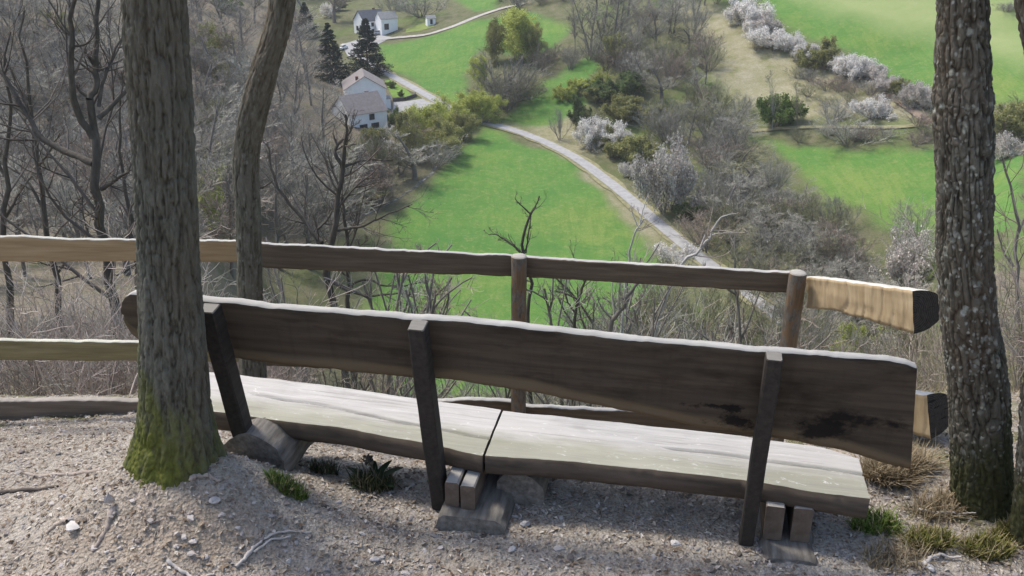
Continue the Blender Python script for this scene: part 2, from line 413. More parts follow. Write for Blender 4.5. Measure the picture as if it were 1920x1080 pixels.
gy = np.concatenate([np.arange(-6, 2.3, .1), np.arange(2.3, 4.2, .0125), np.arange(4.2, 5.56, .03)])
GX, GY = np.meshgrid(gx, gy)
def ground_z(x, y):
    return terrain(x, y) + .011 * fbm(x * 7, y * 7, 1.2, 3) * ss(y, 1, 2) + .005 * fbm(x * 38, y * 38, 2.2, 2)
GZ = ground_z(GX, GY)
edge = (np.abs(GX) > 4.94) | (GY > 5.52)
GZ = GZ - .25 * edge
me = mesh('ground', np.stack([GX, GY, GZ], -1), grid_quads(len(gy), len(gx)), None, True, [MT['ground']])
pa = 1 - np.clip(ss(GX, 1.5, 2.0) * ss(GY, 2.7, 3.0) + ss(GY, 4.3, 4.7) + ss(-GX, 2.2, 3.0) * ss(GY, 3.7, 4.2), 0, 1)
a = me.attributes.new('path', 'FLOAT', 'POINT'); a.data.foreach_set('value', pa.reshape(-1).astype(np.float32))
ea = np.exp(-((GX + 1.32) / .42) ** 2 - ((GY - 2.78) / .20) ** 2) * (.8 + .5 * fbm(GX * 5, GY * 5, 2.0, 2)); a = me.attributes.new('earth', 'FLOAT', 'POINT'); a.data.foreach_set('value', np.clip(ea, 0, 1).reshape(-1).astype(np.float32))
tag(obj('ground', me), kind='structure')

# ------------------------------------------------------------------ road, track, forecourt, stream
def ribbon(name, pts, width, mat, lift=.10, n=160, kind='structure', cols=5, wob=0.0):
    P = np.asarray(pts, float); d = np.concatenate([[0], np.cumsum(np.hypot(*np.diff(P, axis=0).T))])
    s = np.linspace(0, d[-1], n)
    # smooth the polyline with a small moving average
    x = np.interp(s, d, P[:, 0]); y = np.interp(s, d, P[:, 1])
    k = np.ones(13) / 13
    xp = np.convolve(np.pad(x, 6, 'edge'), k, 'valid'); yp = np.convolve(np.pad(y, 6, 'edge'), k, 'valid')
    tx, ty = np.gradient(xp), np.gradient(yp); L = np.hypot(tx, ty) + 1e-9
    nx, ny = -ty / L, tx / L
    w = width if np.ndim(width) else np.full(n, width)
    w = w * (1 + wob * vn(s * .25, 3.3))
    u = np.linspace(-.5, .5, cols)
    X = xp[:, None] + nx[:, None] * u * w[:, None]; Y = yp[:, None] + ny[:, None] * u * w[:, None]
    Z = terrain(X, Y) + lift
    Z = Z.mean(1, keepdims=True) * .7 + Z * .3 if name != 'stream' else np.broadcast_to(Z.min(1, keepdims=True), Z.shape)
    if name != 'stream': Z = np.maximum(Z, terrain(X, Y) + lift * .5)
    return tag(obj(name, mesh(name, np.stack([X, Y, Z], -1), grid_quads(n, cols), None, True, [mat])), kind=kind)
MT['asphalt'] = plain_mat('asphalt', (.34, .335, .325), .9, .22, .9, .2, 'W')
MT['verge'] = plain_mat('verge_gravel', (.25, .235, .13), .95, .35, .9, .1, 'W')
MT['track'] = plain_mat('track_gravel', (.38, .35, .31), .95, .25, .8, .1, 'W')
Mw = Mat('stream_water', .25, .5); Mw.col(Mw.ramp(Mw.noise((.5, .5, .5), 5, .7, 'W'), [(.42, (.09, .09, .07)), (.58, (.20, .20, .17)), (.70, (.62, .63, .62))])).bump(Mw.noise(1.2, 4, .7, 'W'), .8, .2)
MT['water'] = Mw.m
rp = [tuple(march(1480, 612)[:2]), tuple(march(1440, 580)[:2])] + [tuple(march(*p)[:2]) for p in
      [(1375, 530), (1300, 474), (1245, 428), (1200, 390), (1150, 348), (1100, 310), (1050, 280), (1000, 257), (950, 240), (905, 230), (860, 212), (820, 191), (770, 162), (715, 133), (680, 110), (655, 95), (648, 80)]]
rp = [tuple(np.array(rp[0]) * 2 - np.array(rp[1]))] + rp
ribbon('verge', rp, 4.6, MT['verge'], .05, 240, wob=.25)
ribbon('road', rp, 2.9, MT['asphalt'], .14, 240)
ribbon('track', [march(*p)[:2] for p in [(690, 78), (735, 72), (800, 66), (850, 50), (895, 31), (945, 15), (985, 8)]], 3.0, MT['track'], .12, 120)
ribbon('footpath', [march(*p)[:2] for p in [(1400, 247), (1480, 240), (1580, 238), (1680, 240), (1760, 232), (1900, 208)]], 2.0, MT['verge'], .10, 100)
ribbon('footpath', [march(*p)[:2] for p in [(1660, 175), (1700, 200), (1740, 232), (1770, 262)]], 2.2, plain_mat('bare_earth', (.25, .195, .15), .95, .25, .5, .1, 'W'), .12, 60)
def patch(name, pts, mat, lift=.11):
    P = np.array([march(*p)[:2] for p in pts]); c = P.mean(0)
    n = 8; V = []; 
    ring = np.concatenate([np.linspace(P[i], P[(i + 1) % len(P)], 7)[:-1] for i in range(len(P))])
    g = np.linspace(.02, 1, n)[:, None, None]
    XY = c + (ring - c)[None] * g
    Z = terrain(XY[..., 0], XY[..., 1]) + lift
    return tag(obj(name, mesh(name, np.concatenate([XY, Z[..., None]], -1), grid_quads(n, len(ring), True), None, True, [mat])), kind='structure')
patch('forecourt', [(738, 193), (795, 185), (828, 194), (815, 203), (770, 208), (735, 214)], MT['asphalt'], .13)
patch('forecourt', [(640, 84), (668, 76), (700, 64), (735, 70), (712, 82), (668, 108), (652, 106)], MT['asphalt'], .13)
patch('lawn', [(722, 152), (742, 148), (772, 178), (762, 184), (735, 182)], plain_mat('lawn', (.15, .24, .05), .95, .2, .6, .1, 'W'), .10)
patch('lawn', [(762, 55), (800, 42), (815, 50), (790, 58), (760, 62)], plain_mat('lawn_pale', (.19, .235, .07), .95, .2, .6, .1, 'W'), .10)
stp = [march(*p)[:2] for p in [(620, 440), (660, 415), (700, 393), (740, 374), (775, 352), (800, 332), (820, 312), (845, 285), (868, 260), (885, 240)]]
ribbon('stream', stp, 1.25, MT['water'], .08, 160, wob=.9)

# ------------------------------------------------------------------ plant geometry
def tube_batch(P, R, k, acc, m=0):
    """P (N, m, 3) polylines, R (N, m) radii -> k-sided tubes, all the same number of points"""
    N, n, _ = P.shape
    T = np.gradient(P, axis=1); T /= np.linalg.norm(T, axis=2, keepdims=True) + 1e-12
    d = P[:, -1] - P[:, 0]; d = d / (np.linalg.norm(d, axis=1, keepdims=True) + 1e-12)
    ref = np.where(np.abs(d[:, 2:3]) > .8, np.array([[1., .13, 0]]), np.array([[0, .1, 1.]]))[:, None, :]
    U = np.cross(T, ref); U /= np.linalg.norm(U, axis=2, keepdims=True) + 1e-12
    B = np.cross(T, U)
    a = np.arange(k) * 2 * math.pi / k
    ring = U[:, :, None, :] * np.cos(a)[None, None, :, None] + B[:, :, None, :] * np.sin(a)[None, None, :, None]
    V = P[:, :, None, :] + ring * R[:, :, None, None]
    q = grid_quads(n, k, True)
    Q = (q[None] + (np.arange(N) * n * k)[:, None, None]).reshape(-1, 4)
    acc.add(V.reshape(-1, 3), Q, m=m)
def spawn(P, R, n, rng, tmin, tmax, ang, ratio, m, up=.1, wob=.12, rr=.55, tip=.25, rmin=.003, taperlen=.5):
    """n children on each parent polyline"""
    N, k, _ = P.shape
    par = np.repeat(np.arange(N), n); M = len(par)
    t = tmin + (tmax - tmin) * rng.random(M)
    f = t * (k - 1); i = np.minimum(f.astype(int), k - 2); f = (f - i)[:, None]
    A = P[par, i] * (1 - f) + P[par, i + 1] * f
    T = P[par, i + 1] - P[par, i]; T /= np.linalg.norm(T, axis=1, keepdims=True) + 1e-12
    r0 = R[par, i] * (1 - f[:, 0]) + R[par, i + 1] * f[:, 0]
    L = np.linalg.norm(np.diff(P, axis=1), axis=2).sum(1)[par]
    q = rng.normal(size=(M, 3)); q -= (q * T).sum(1, keepdims=True) * T; q /= np.linalg.norm(q, axis=1, keepdims=True) + 1e-12
    an = ang * (.75 + .5 * rng.random(M))[:, None]
    D = T * np.cos(an) + q * np.sin(an)
    le = (L * ratio * (1 - taperlen * t) * (.6 + .8 * rng.random(M)))
    pts = [A]; d = D
    for j in range(m - 1):
        d = d + np.array([0, 0, up]) + rng.normal(size=(M, 3)) * wob
        d = d / np.linalg.norm(d, axis=1, keepdims=True)
        pts.append(pts[-1] + d * (le / (m - 1))[:, None])
    C = np.stack(pts, 1)
    rs = np.maximum(np.minimum(r0 * rr, r0 * .9), rmin)
    CR = rs[:, None] * np.linspace(1, tip, m)[None]
    return C, np.maximum(CR, rmin * .6)
def stems(n, rng, H, spread, m, r0, curve=.06, lean0=.1, base=.15):
    a = rng.random(n) * 2 * math.pi; b = np.sqrt(rng.random(n)) * base
    P0 = np.stack([np.cos(a) * b, np.sin(a) * b, np.full(n, -.15)], 1)
    le = lean0 + spread * rng.random(n)
    d = np.stack([np.cos(a) * np.sin(le), np.sin(a) * np.sin(le), np.cos(le)], 1)
    h = H * (.7 + .3 * rng.random(n)); pts = [P0]
    for j in range(m - 1):
        d = d + rng.normal(size=(n, 3)) * curve; d /= np.linalg.norm(d, axis=1, keepdims=True)
        pts.append(pts[-1] + d * (h / (m - 1))[:, None])
    P = np.stack(pts, 1); R = r0 * np.linspace(1, .3, m)[None] * (.7 + .5 * rng.random(n))[:, None]
    return P, R
def points_on(P, n, rng, tmin=0.0):
    N, k, _ = P.shape
    i = rng.integers(0, N, n); t = (tmin + (1 - tmin) * rng.random(n)) * (k - 1); j = np.minimum(t.astype(int), k - 2); f = (t - j)[:, None]
    return P[i, j] * (1 - f) + P[i, j + 1] * f
def leaves(C, size, rng, acc, m=0, jit=.0, flat=.0):
    n = len(C); C = C + rng.normal(size=(n, 3)) * jit
    u = rng.normal(size=(n, 3)); u[:, 2] *= (1 - flat); u /= np.linalg.norm(u, axis=1, keepdims=True)
    v = rng.normal(size=(n, 3)); v -= (v * u).sum(1, keepdims=True) * u; v /= np.linalg.norm(v, axis=1, keepdims=True)
    s = (size * (.6 + .8 * rng.random(n)))[:, None]
    w = np.cross(u, v)
    V = np.stack([C - u * s * .5, C + v * s * .32 + w * s * .08, C + u * s * .5, C - v * s * .32 + w * s * .08], 1)
    Q = np.arange(n * 4).reshape(n, 4)
    acc.add(V.reshape(-1, 3), Q, m=m)
PROTO = {}            # kind -> list of (trunk mesh, crown mesh or None, height, width, names)
def finish(kind, tr, cr, mt, mc, cname):
    me1 = tr.mesh(kind, [MT[mt]]); me2 = cr.mesh(kind + '_' + cname, [MT[mc]], False) if cr is not None and cr.n else None
    V = np.concatenate([np.concatenate(tr.V)] + ([np.concatenate(cr.V)] if me2 else []))
    H = np.percentile(V[:, 2], 99.5); Wd = np.percentile(np.abs(V[:, :2]), 97) * 2
    PROTO.setdefault(kind, []).append((me1, me2, H, Wd, cname))
def make_bare_tree(kind, seed, H=12.0, r0=.16, nl=15, nb=9, nt=8, tw=.014, mt='bark_far', mc='twig_mauve', spread=.75, fork=1, leaf=None, nleaf=0, ls=.12, clear=.22, lj=.06, fspread=None):
    rng = np.random.default_rng(seed); tr, cr = Acc(), Acc()
    P, R = stems(fork, rng, H * .95, fspread or (.16 if fork > 1 else .05), 9, r0, .05, .02 if fork == 1 else .12, .1 if fork == 1 else .3)
    P[:, :, 2] -= .3; tube_batch(P, R, 7, tr)
    L1, r1 = spawn(P, R, nl, rng, clear, .97, spread, .42, 6, .10, .12, .5, .3, .02, .55); tube_batch(L1, r1, 5, tr)
    L2, r2 = spawn(L1, r1, nb, rng, .15, 1, .75, .48, 5, .10, .14, .5, .4, tw, .4); tube_batch(L2, r2, 3, cr)
    L3, r3 = spawn(L2, r2, nt, rng, .1, 1, .7, .55, 4, .12, .16, .6, .5, tw * .75, .4); tube_batch(L3, r3, 3, cr)
    if leaf:
        leaves(points_on(L3, nleaf, rng, .1), ls, rng, cr, jit=lj)
    finish(kind, tr, cr, mt, mc, 'crown')
def make_shrub(kind, seed, H=4.0, n=11, nb=9, nt=9, tw=.012, mt='bark_far', mc='twig_grey', spread=.75, leaf=0, ls=.14, lm=None, tmin=.4, jit=.08, r0=.045):
    rng = np.random.default_rng(seed); tr, cr = Acc(), Acc()
    P, R = stems(n, rng, H, spread, 6, r0, .10, .08, .35)
    tube_batch(P, R, 5, tr)
    L1, r1 = spawn(P, R, nb, rng, .2, 1, .7, .42, 5, .10, .14, .5, .4, tw, .45)
    L2, r2 = spawn(L1, r1, nt, rng, .1, 1, .75, .5, 4, .10, .16, .6, .5, tw * .75, .4)
    tgt = cr if not lm else tr
    if lm:
        # twigs stay on the stems' mesh, leaves or blossom make the crown
        tube_batch(L1, r1, 3, tr, 0); tube_batch(L2, r2, 3, tr, 0)
        leaves(points_on(L2, leaf, rng, tmin), ls, rng, cr, jit=jit)
        finish(kind, tr, cr, mt, lm, 'blossom' if 'blossom' in lm else 'foliage')
    else:
        tube_batch(L1, r1, 3, cr); tube_batch(L2, r2, 3, cr)
        finish(kind, tr, cr, mt, mc, 'twigs')
for k in range(4): make_bare_tree('bare_tree', 10 + k, 12, .15, 16, 10, 9, .014)
make_bare_tree('bare_tree', 14, 11, .11, 9, 8, 8, .017, fork=3, spread=.6)
for k in range(3): make_bare_tree('leafing_tree', 20 + k, 9, .09, 15, 7, 5, .013, 'bark_far', 'leaf_yellow', .85, fork=6, leaf=True, nleaf=15000, ls=.21, clear=.12, lj=.22, fspread=.75)
make_bare_tree('poplar', 30, 16, .14, 26, 6, 6, .016, 'bark_far', 'twig_mauve', .38, clear=.1)
for k in range(3): make_shrub('bare_shrub', 40 + k, 4.2, 14, 10, 10, .015, spread=.9)
for k in range(3): make_shrub('blossom_shrub', 50 + k, 3.6, 15, 10, 7, .012, 'bark_far', leaf=10500, ls=.16, lm='blossom', tmin=.25, jit=.16, spread=1.0)
for k in range(3): make_shrub('leafy_shrub', 60 + k, 3.4, 15, 10, 7, .012, 'twig_brown', spread=.95, leaf=11000, ls=.22, lm='leaf_green', tmin=.1, jit=.12)
for k in range(2): make_shrub('thicket_shrub', 70 + k, 2.2, 16, 6, 5, .0045, 'twig_pink', 'twig_pink', .55, r0=.011)
for k in range(2): make_bare_tree('sapling', 80 + k, 5.0, .045, 11, 6, 5, .0055, 'bark_dark', 'twig_dark', .7, clear=.15)
def make_conifer(seed, H=14.0):
    rng = np.random.default_rng(seed); tr, cr = Acc(), Acc()
    P = np.zeros((1, 8, 3)); P[0, :, 2] = np.linspace(-.3, H, 8); tube_batch(P, .2 * np.linspace(1, .1, 8)[None], 7, tr)
    C = []; n = 330
    z = H * (.04 + .95 * rng.random(n)); a = rng.random(n) * 6.283
    L = (H - z) * .30 * (.75 + .4 * rng.random(n)) + .25
    s = np.linspace(0, 1, 5)[None, :, None]
    d = np.stack([np.cos(a), np.sin(a), np.full(n, -.28)], 1)
    B = np.stack([0 * z, 0 * z, z], 1)[:, None] + d[:, None] * L[:, None, None] * s
    B[:, :, 2] += .10 * L[:, None] * s[:, :, 0] ** 2 * 2
    tube_batch(B, .03 * np.linspace(1, .3, 5)[None] * np.ones((n, 1)), 3, tr)
    L2, r2 = spawn(B, .03 * np.ones((n, 5)), 7, rng, .25, 1, .8, .32, 3, -.12, .08, .5, .5, .01, .3)
    pts = points_on(L2, 22000, rng, 0); leaves(pts, .24, rng, cr, jit=.07, flat=.5)
    leaves(points_on(B, 5000, rng, .3), .30, rng, cr, jit=.06, flat=.5)
    finish('spruce', tr, cr, 'bark_dark', 'needle', 'needles')
make_conifer(90)

RNG = random.Random(7)
def put(kind, px, by, ty, w=None, label=None, cat=None, group=None, crown=None, trunk=None, v=None, sink=0.0, rz=None, Y=None):
    """a plant rooted on the land where the sight line through (px, by) meets it, reaching up to line ty"""
    if Y is None: B = march(px, by)
    else:
        a = at_y(px, by, Y); B = np.array([a[0], Y, float(terrain(a[0], Y))])
    return plant(kind, B, px, ty, w, label, cat, group, crown, trunk, v, rz)
def plant(kind, B, px, ty, w=None, label=None, cat=None, group=None, crown=None, trunk=None, v=None, rz=None, H=None):
    dp = depth_of(B)
    if H is None: H = max(.4, at_y(px, ty, B[1])[2] - B[2])
    pr = PROTO[kind]; me1, me2, h0, w0, cn = pr[RNG.randrange(len(pr)) if v is None else v % len(pr)]
    sz = H / h0; sx = sz if w is None else (w * dp / FOC) / w0
    rz = RNG.random() * 6.283 if rz is None else rz
    r = empty(kind, tuple(B), rz); r.scale = (sx, sx, sz)
    tag(r, label, cat or ('shrub' if 'shrub' in kind else 'tree'), group)
    t = obj('stems' if 'shrub' in kind else 'trunk', me1, r)
    if trunk: t.material_slots[0].link = 'OBJECT'; t.material_slots[0].material = MT[trunk]
    if me2 is not None:
        c = obj(cn, me2, r)
        if crown: c.material_slots[0].link = 'OBJECT'; c.material_slots[0].material = MT[crown]
    return r

# ------------------------------------------------------------------ valley vegetation
# single plants that can be told apart: kind, px, foot line, top line, width px, label, crown material
ONE = [
 ('spruce', 690, 137, 36, 62, 'tall dark spruce standing beside the upper white house', None),
 ('spruce', 622, 152, 44, 56, 'dark spruce at the wood edge left of the tallest spruce', None),
 ('leafing_tree', 975, 122, 18, 110, 'yellow-green leafing tree in the upper valley meadow', None),
 ('leafing_tree', 925, 118, 38, 60, 'smaller olive tree just left of the yellow-green meadow tree', 'leaf_olive'),
 ('leafing_tree', 905, 165, 105, 50, 'yellow-green bush at the left foot of the round mauve tree', None),
 ('bare_shrub', 950, 205, 90, 118, 'large round mauve bare tree in the middle of the valley', 'twig_plum'),
 ('leafing_tree', 880, 228, 172, 105, 'bright yellow-green willow where the lane passes behind it', None),
 ('leafing_tree', 815, 262, 192, 85, 'yellow-green willow beside the forecourt of the lower farm', None),
 ('leafing_tree', 755, 285, 210, 80, 'dull yellow-green streamside tree below the lower farmhouse', 'leaf_olive'),
 ('leafing_tree', 830, 292, 225, 90, 'olive streamside tree in front of the willows', 'leaf_olive'),
 ('leafing_tree', 905, 232, 178, 72, 'yellow-green willow closest to where the lane reappears', None),
 ('leafing_tree', 848, 240, 188, 70, 'yellow-green willow between the brightest one and the forecourt', None),
 ('leafing_tree', 788, 268, 205, 66, 'soft yellow-green tree beside the farm forecourt', None),
 ('leafing_tree', 718, 292, 240, 70, 'yellowish tree below the low farmhouse windows', 'leaf_olive'),
 ('leafing_tree', 862, 262, 212, 60, 'olive streamside bush at the top corner of the lower meadow', 'leaf_olive'),
 ('leafing_tree', 1000, 112, 45, 60, 'pale yellow-green bush right of the leafing meadow tree', 'leaf_olive'),
 ('bare_tree', 780, 335, 235, 110, 'brown bare tree leaning over the stream bank', None),
 ('bare_shrub', 815, 318, 262, 80, 'dark brown bare shrub on the stream bank by the meadow corner', None),
 ('poplar', 1080, 98, -25, 60, 'tall bare tree left of the densest one at the top of the valley', 'twig_plum'),
 ('bare_tree', 1112, 102, -40, 100, 'tallest dense mauve bare tree at the head of the valley', 'twig_plum'),
 ('bare_tree', 1150, 95, -25, 90, 'dense mauve bare tree right of the tallest one at the valley head', 'twig_plum'),
 ('blossom_shrub', 1112, 275, 222, 62, 'white blossoming blackthorn above the bend of the lane', None),
 ('blossom_shrub', 1158, 277, 228, 52, 'lower white blackthorn right beside the one above the lane bend', None),
 ('blossom_shrub', 1178, 332, 303, 32, 'small white flowering bush beside the lane', None),
 ('blossom_shrub', 1248, 395, 268, 118, 'large pale greyish blossoming tree right of the lane', 'blossom_pale'),
 ('blossom_shrub', 1262, 500, 458, 74, 'white flowering bush at the lane just above the fence rail', None),
 ('blossom_shrub', 1698, 540, 430, 122, 'pale pinkish blossoming tree left of the thick right trunk', 'blossom_pale'),
 ('blossom_shrub', 1680, 690, 618, 80, 'whitish flowering bush below the pale end of the top rail', 'blossom_pale'),
 ('blossom_shrub', 1402, 50, 2, 78, 'uppermost white blackthorn of the hedge below the hill field', None),
 ('blossom_shrub', 1432, 62, 22, 60, 'white blackthorn second from the top of the hedge', 'blossom_pale'),
 ('blossom_shrub', 1440, 90, 52, 70, 'bright white blackthorn in the middle of the upper hedge', None),
 ('blossom_shrub', 1482, 98, 62, 56, 'white blackthorn left of the olive bush in the hedge', None),
 ('blossom_shrub', 1420, 72, 36, 52, 'small white blackthorn between the two uppermost big ones', None),
 ('blossom_shrub', 1462, 94, 58, 50, 'white blackthorn wedged in the middle of the upper hedge', None),
 ('bare_shrub', 1575, 142, 108, 46, 'dark bare bush right of the olive hedge bush', None),
 ('blossom_shrub', 1618, 150, 112, 56, 'white blackthorn in the densest lower part of the hedge', None),
 ('blossom_shrub', 1388, 38, -4, 60, 'white blackthorn at the very top end of the hedge', None),
 ('blossom_shrub', 1512, 116, 82, 50, 'white blackthorn just left of the grey bare hedge bush', None),
 ('blossom_shrub', 1582, 140, 102, 48, 'white blackthorn tucked behind the dark bare hedge bush', None),
 ('blossom_shrub', 1700, 192, 156, 46, 'pale blackthorn between the low one and the thick right trunk', 'blossom_pale'),
 ('leafy_shrub', 1690, 182, 150, 44, 'olive bush in the lower end of the hedge', 'leaf_olive'),
 ('blossom_shrub', 1735, 205, 165, 50, 'white blackthorn right at the thick right trunk', None),
 ('leafy_shrub', 1540, 128, 72, 66, 'round olive bush between the white blackthorns of the hedge', 'leaf_olive'),
 ('bare_shrub', 1505, 118, 80, 60, 'grey bare bush left of the olive hedge bush', None),
 ('blossom_shrub', 1600, 148, 105, 66, 'white blackthorn right of the olive hedge bush', None),
 ('blossom_shrub', 1640, 155, 122, 44, 'small white blackthorn behind the longest one of the hedge', 'blossom_pale'),
 ('blossom_shrub', 1662, 172, 142, 56, 'low pale blackthorn at the lower end of the hedge', 'blossom_pale'),
 ('blossom_shrub', 1722, 205, 155, 60, 'white blackthorn half hidden by the thick right trunk', 'blossom_pale'),
 ('blossom_shrub', 1635, 222, 182, 72, 'low white blackthorn above the footpath', None),
 ('bare_shrub', 1560, 232, 185, 100, 'dark bare shrub beside the footpath left of the low blackthorn', None),
 ('leafy_shrub', 1452, 238, 180, 74, 'bright green round bush on the edge of the footpath', 'leaf_bright'),
 ('bare_shrub', 1385, 215, 172, 60, 'small dark bare shrub left of the bright green bush', None),
 ('leafy_shrub', 1085, 240, 182, 46, 'dark green bush on the slope right of the lane', None),
 ('leafy_shrub', 1170, 226, 180, 70, 'mid-green bush above the white blackthorns of the lane', 'leaf_olive'),
 ('leafy_shrub', 1195, 310, 255, 80, 'green bush right of the lane blackthorns', 'leaf_olive'),
 ('leafy_shrub', 1178, 180, 135, 60, 'dark green bush at the foot of the mauve thicket', None),
 ('leafy_shrub', 1150, 120, 66, 46, 'dull green bush below the tall bare trees', 'leaf_olive'),
 ('bare_shrub', 1050, 262, 200, 36, 'thin brown bush standing alone near the lane bend', None),
 ('leafing_tree', 1590, 700, 605, 100, 'yellow-green bush seen under the pale end of the top rail', None),
 ('bare_shrub', 1590, 272, 222, 120, 'dark bare bush below the footpath at the meadow edge', None),
 ('bare_shrub', 1720, 455, 380, 90, 'grey bare shrub above the pale blossoming tree', None),
 ('leafy_shrub', 1895, 262, 195, 90, 'olive bush at the right edge of the view', 'leaf_olive'),
 ('blossom_shrub', 1880, 300, 250, 60, 'pale blossoming bush right of the thick right trunk', 'blossom_pale'),
 ('bare_shrub', 1885, 22, 2, 46, 'small dark bush in the top field at the right', None),
 ('leafy_shrub', 630, 20, -2, 40, 'green bush behind the upper house', None),
 ('blossom_shrub', 618, 32, 6, 32, 'small white flowering tree left of the upper house', None),
 ('bare_shrub', 790, 32, -12, 110, 'wide bare shrub on the bank right of the upper house', None),
 ('bare_shrub', 735, 22, -14, 70, 'bare shrub directly behind the upper house', None),
 ('leafy_shrub', 735, 165, 152, 18, 'small clipped bush in the farm garden', None),
 ('leafy_shrub', 752, 182, 168, 14, 'dark clipped bush at the garden wall corner', None),
 ('leafy_shrub', 738, 238, 205, 34, 'dark green bush at the right corner of the lower farmhouse', None),
 ('leafing_tree', 392, 135, 42, 80, 'pale olive leafing tree highest between the two left trunks', 'leaf_olive'),
 ('leafing_tree', 410, 190, 110, 70, 'small yellowish leafing tree below the highest one between the left trunks', 'leaf_olive'),
 ('leafing_tree', 385, 270, 185, 70, 'leafing tree halfway up between the two left trunks', 'leaf_olive'),
 ('leafing_tree', 405, 355, 270, 80, 'dull green tree close right of the thick mossy trunk', 'leaf_olive'),
 ('leafing_tree', 395, 430, 320, 90, 'yellow-green tree just right of the thick mossy trunk', None),
 ('leafing_tree', 130, 90, 20, 60, 'olive leafing tree high in the left wood', 'leaf_olive'),
 ('spruce', 575, 70, 5, 40, 'dark evergreen high at the wood edge', None),
 ('leafy_shrub', 425, 25, -12, 44, 'dark ivy-green bush at the top between the left trunks', None),
]
for kd, px, by, ty, w, lb, cm in ONE:
    put(kd, px, by, ty, w, lb, crown=cm)
# a pale birch at the footpath, thin crown
put('poplar', 1449, 244, 130, 46, 'slim birch with a pale trunk in front of the bright green bush', crown='twig_olive', trunk='bark_pale')
put('poplar', 1495, 244, 150, 46, 'thin bare tree right of the slim birch', crown='twig_olive')

def area(poly, n, seed, mind):
    rg = random.Random(seed); P = np.array(poly, float); out = []; tries = 0
    lo, hi = P.min(0), P.max(0)
    while len(out) < n and tries < n * 60:
        tries += 1
        x = rg.uniform(lo[0], hi[0]); y = rg.uniform(lo[1], hi[1])
        if not in_poly(P, np.array([x]), np.array([y]))[0]: continue
        if any((x - a) ** 2 + ((y - b) * 1.8) ** 2 < mind ** 2 for a, b in out): continue
        out.append((x, y))
    return sorted(out, key=lambda q: q[1])
def fill(poly, n, seed, mind, kinds, hpx, wpx, label, group, crowns, cat=None):
    rg = random.Random(seed + 100)
    for x, y in area(poly, n, seed, mind):
        h = rg.uniform(*hpx); w = rg.uniform(*wpx); cm = rg.choice(crowns)
        if any(x + w * .4 > b[0] and x - w * .4 < b[2] and y > b[1] and y - h < b[3] for b in CLEAR): continue
        k = rg.choice(kinds)
        if k == 'leafy_shrub' and cm.startswith('twig'): cm = 'leaf_olive'
        if k in ('bare_tree', 'poplar') and h < 46: k = 'bare_shrub'
        put(k, x, y, y - h, w, label.format(c=CN[cm], k='shrub' if 'shrub' in k else 'tree', s='tall' if h > hpx[0] * .4 + hpx[1] * .6 else 'low'), cat, group, crown=cm)
CLEAR = [(1645, 425, 1755, 530), (1215, 290, 1290, 380), (655, 120, 735, 246), (640, 50, 765, 70), (740, 150, 830, 205)]
CN = dict(twig_grey='grey', twig_mauve='mauve', twig_plum='plum-grey', twig_brown='brown', twig_olive='olive', twig_pink='pinkish', twig_dark='dark', leaf_olive='olive leafing', leaf_green='green', leaf_yellow='yellow-green')
GREYS = ['twig_grey', 'twig_mauve', 'twig_olive', 'twig_grey', 'twig_brown', 'twig_olive']
fill([(1130, 95), (1200, 60), (1290, 60), (1330, 110), (1330, 190), (1380, 235), (1300, 240), (1220, 225), (1190, 180), (1130, 140)], 26, 1, 26, ['bare_tree', 'bare_shrub'], (45, 85), (50, 85),
     '{s} {c} {k} of the thicket on the slope below the dry grass', 'bare shrubs of the upper right thicket', GREYS)
fill([(1180, -5), (1290, -5), (1330, 15), (1280, 60), (1150, 90), (1060, 75), (1060, 10)], 14, 2, 26, ['bare_tree', 'poplar'], (60, 100), (50, 75),
     '{s} bare {c} {k} of the grove at the head of the valley', 'bare trees at the head of the valley', ['twig_mauve', 'twig_grey'])
fill([(1240, 260), (1370, 250), (1395, 300), (1460, 372), (1540, 428), (1640, 462), (1640, 490), (1560, 500), (1420, 440), (1330, 400), (1270, 335)], 40, 3, 30, ['bare_tree', 'bare_shrub', 'bare_shrub'], (50, 88), (70, 115),
     '{s} bare {c} {k} of the dense belt below the right-hand meadow', 'bare shrubs of the belt below the right meadow', GREYS)
fill([(1300, 420), (1420, 440), (1560, 510), (1750, 520), (1750, 610), (1640, 640), (1520, 620), (1400, 560), (1320, 500)], 34, 4, 36, ['bare_shrub', 'bare_shrub', 'bare_tree'], (60, 100), (90, 140),
     '{s} bare {c} {k} above the fence between the lane and the right trunk', 'bare shrubs behind the right part of the fence', GREYS + ['twig_olive'])
fill([(1480, 640), (1750, 620), (1760, 760), (1500, 720)], 9, 14, 50, ['bare_shrub'], (70, 110), (110, 160),
     '{s} {c} {k} down the slope below the right rail', 'shrubs on the slope below the right rail', ['twig_olive', 'twig_grey', 'twig_mauve'])
fill([(1000, 118), (1120, 100), (1130, 125), (1010, 150), (880, 205), (1000, 195)], 12, 5, 24, ['bare_shrub', 'bare_shrub', 'bare_tree'], (26, 55), (40, 70),
     '{s} bare {c} {k} along the ditch in the middle of the valley', 'scrub along the valley ditch', ['twig_mauve', 'twig_brown', 'twig_olive'])
fill([(1060, 180), (1120, 150), (1190, 190), (1280, 250), (1240, 280), (1300, 420), (1230, 390), (1150, 320), (1090, 270)], 34, 16, 22, ['leafy_shrub', 'bare_shrub', 'leafy_shrub'], (18, 44), (32, 62),
     '{s} {c} {k} on the rough slope right of the lane', 'low bushes on the slope right of the lane', ['leaf_olive', 'twig_olive', 'leaf_olive', 'twig_grey', 'leaf_green', 'leaf_yellow'])
fill([(1250, 20), (1400, 30), (1560, 120), (1500, 130), (1330, 60)], 6, 6, 30, ['leafy_shrub', 'bare_shrub'], (12, 22), (18, 32),
     'small {c} bush on the dry grass slope', 'small bushes on the dry grass slope', ['leaf_olive', 'twig_brown'])
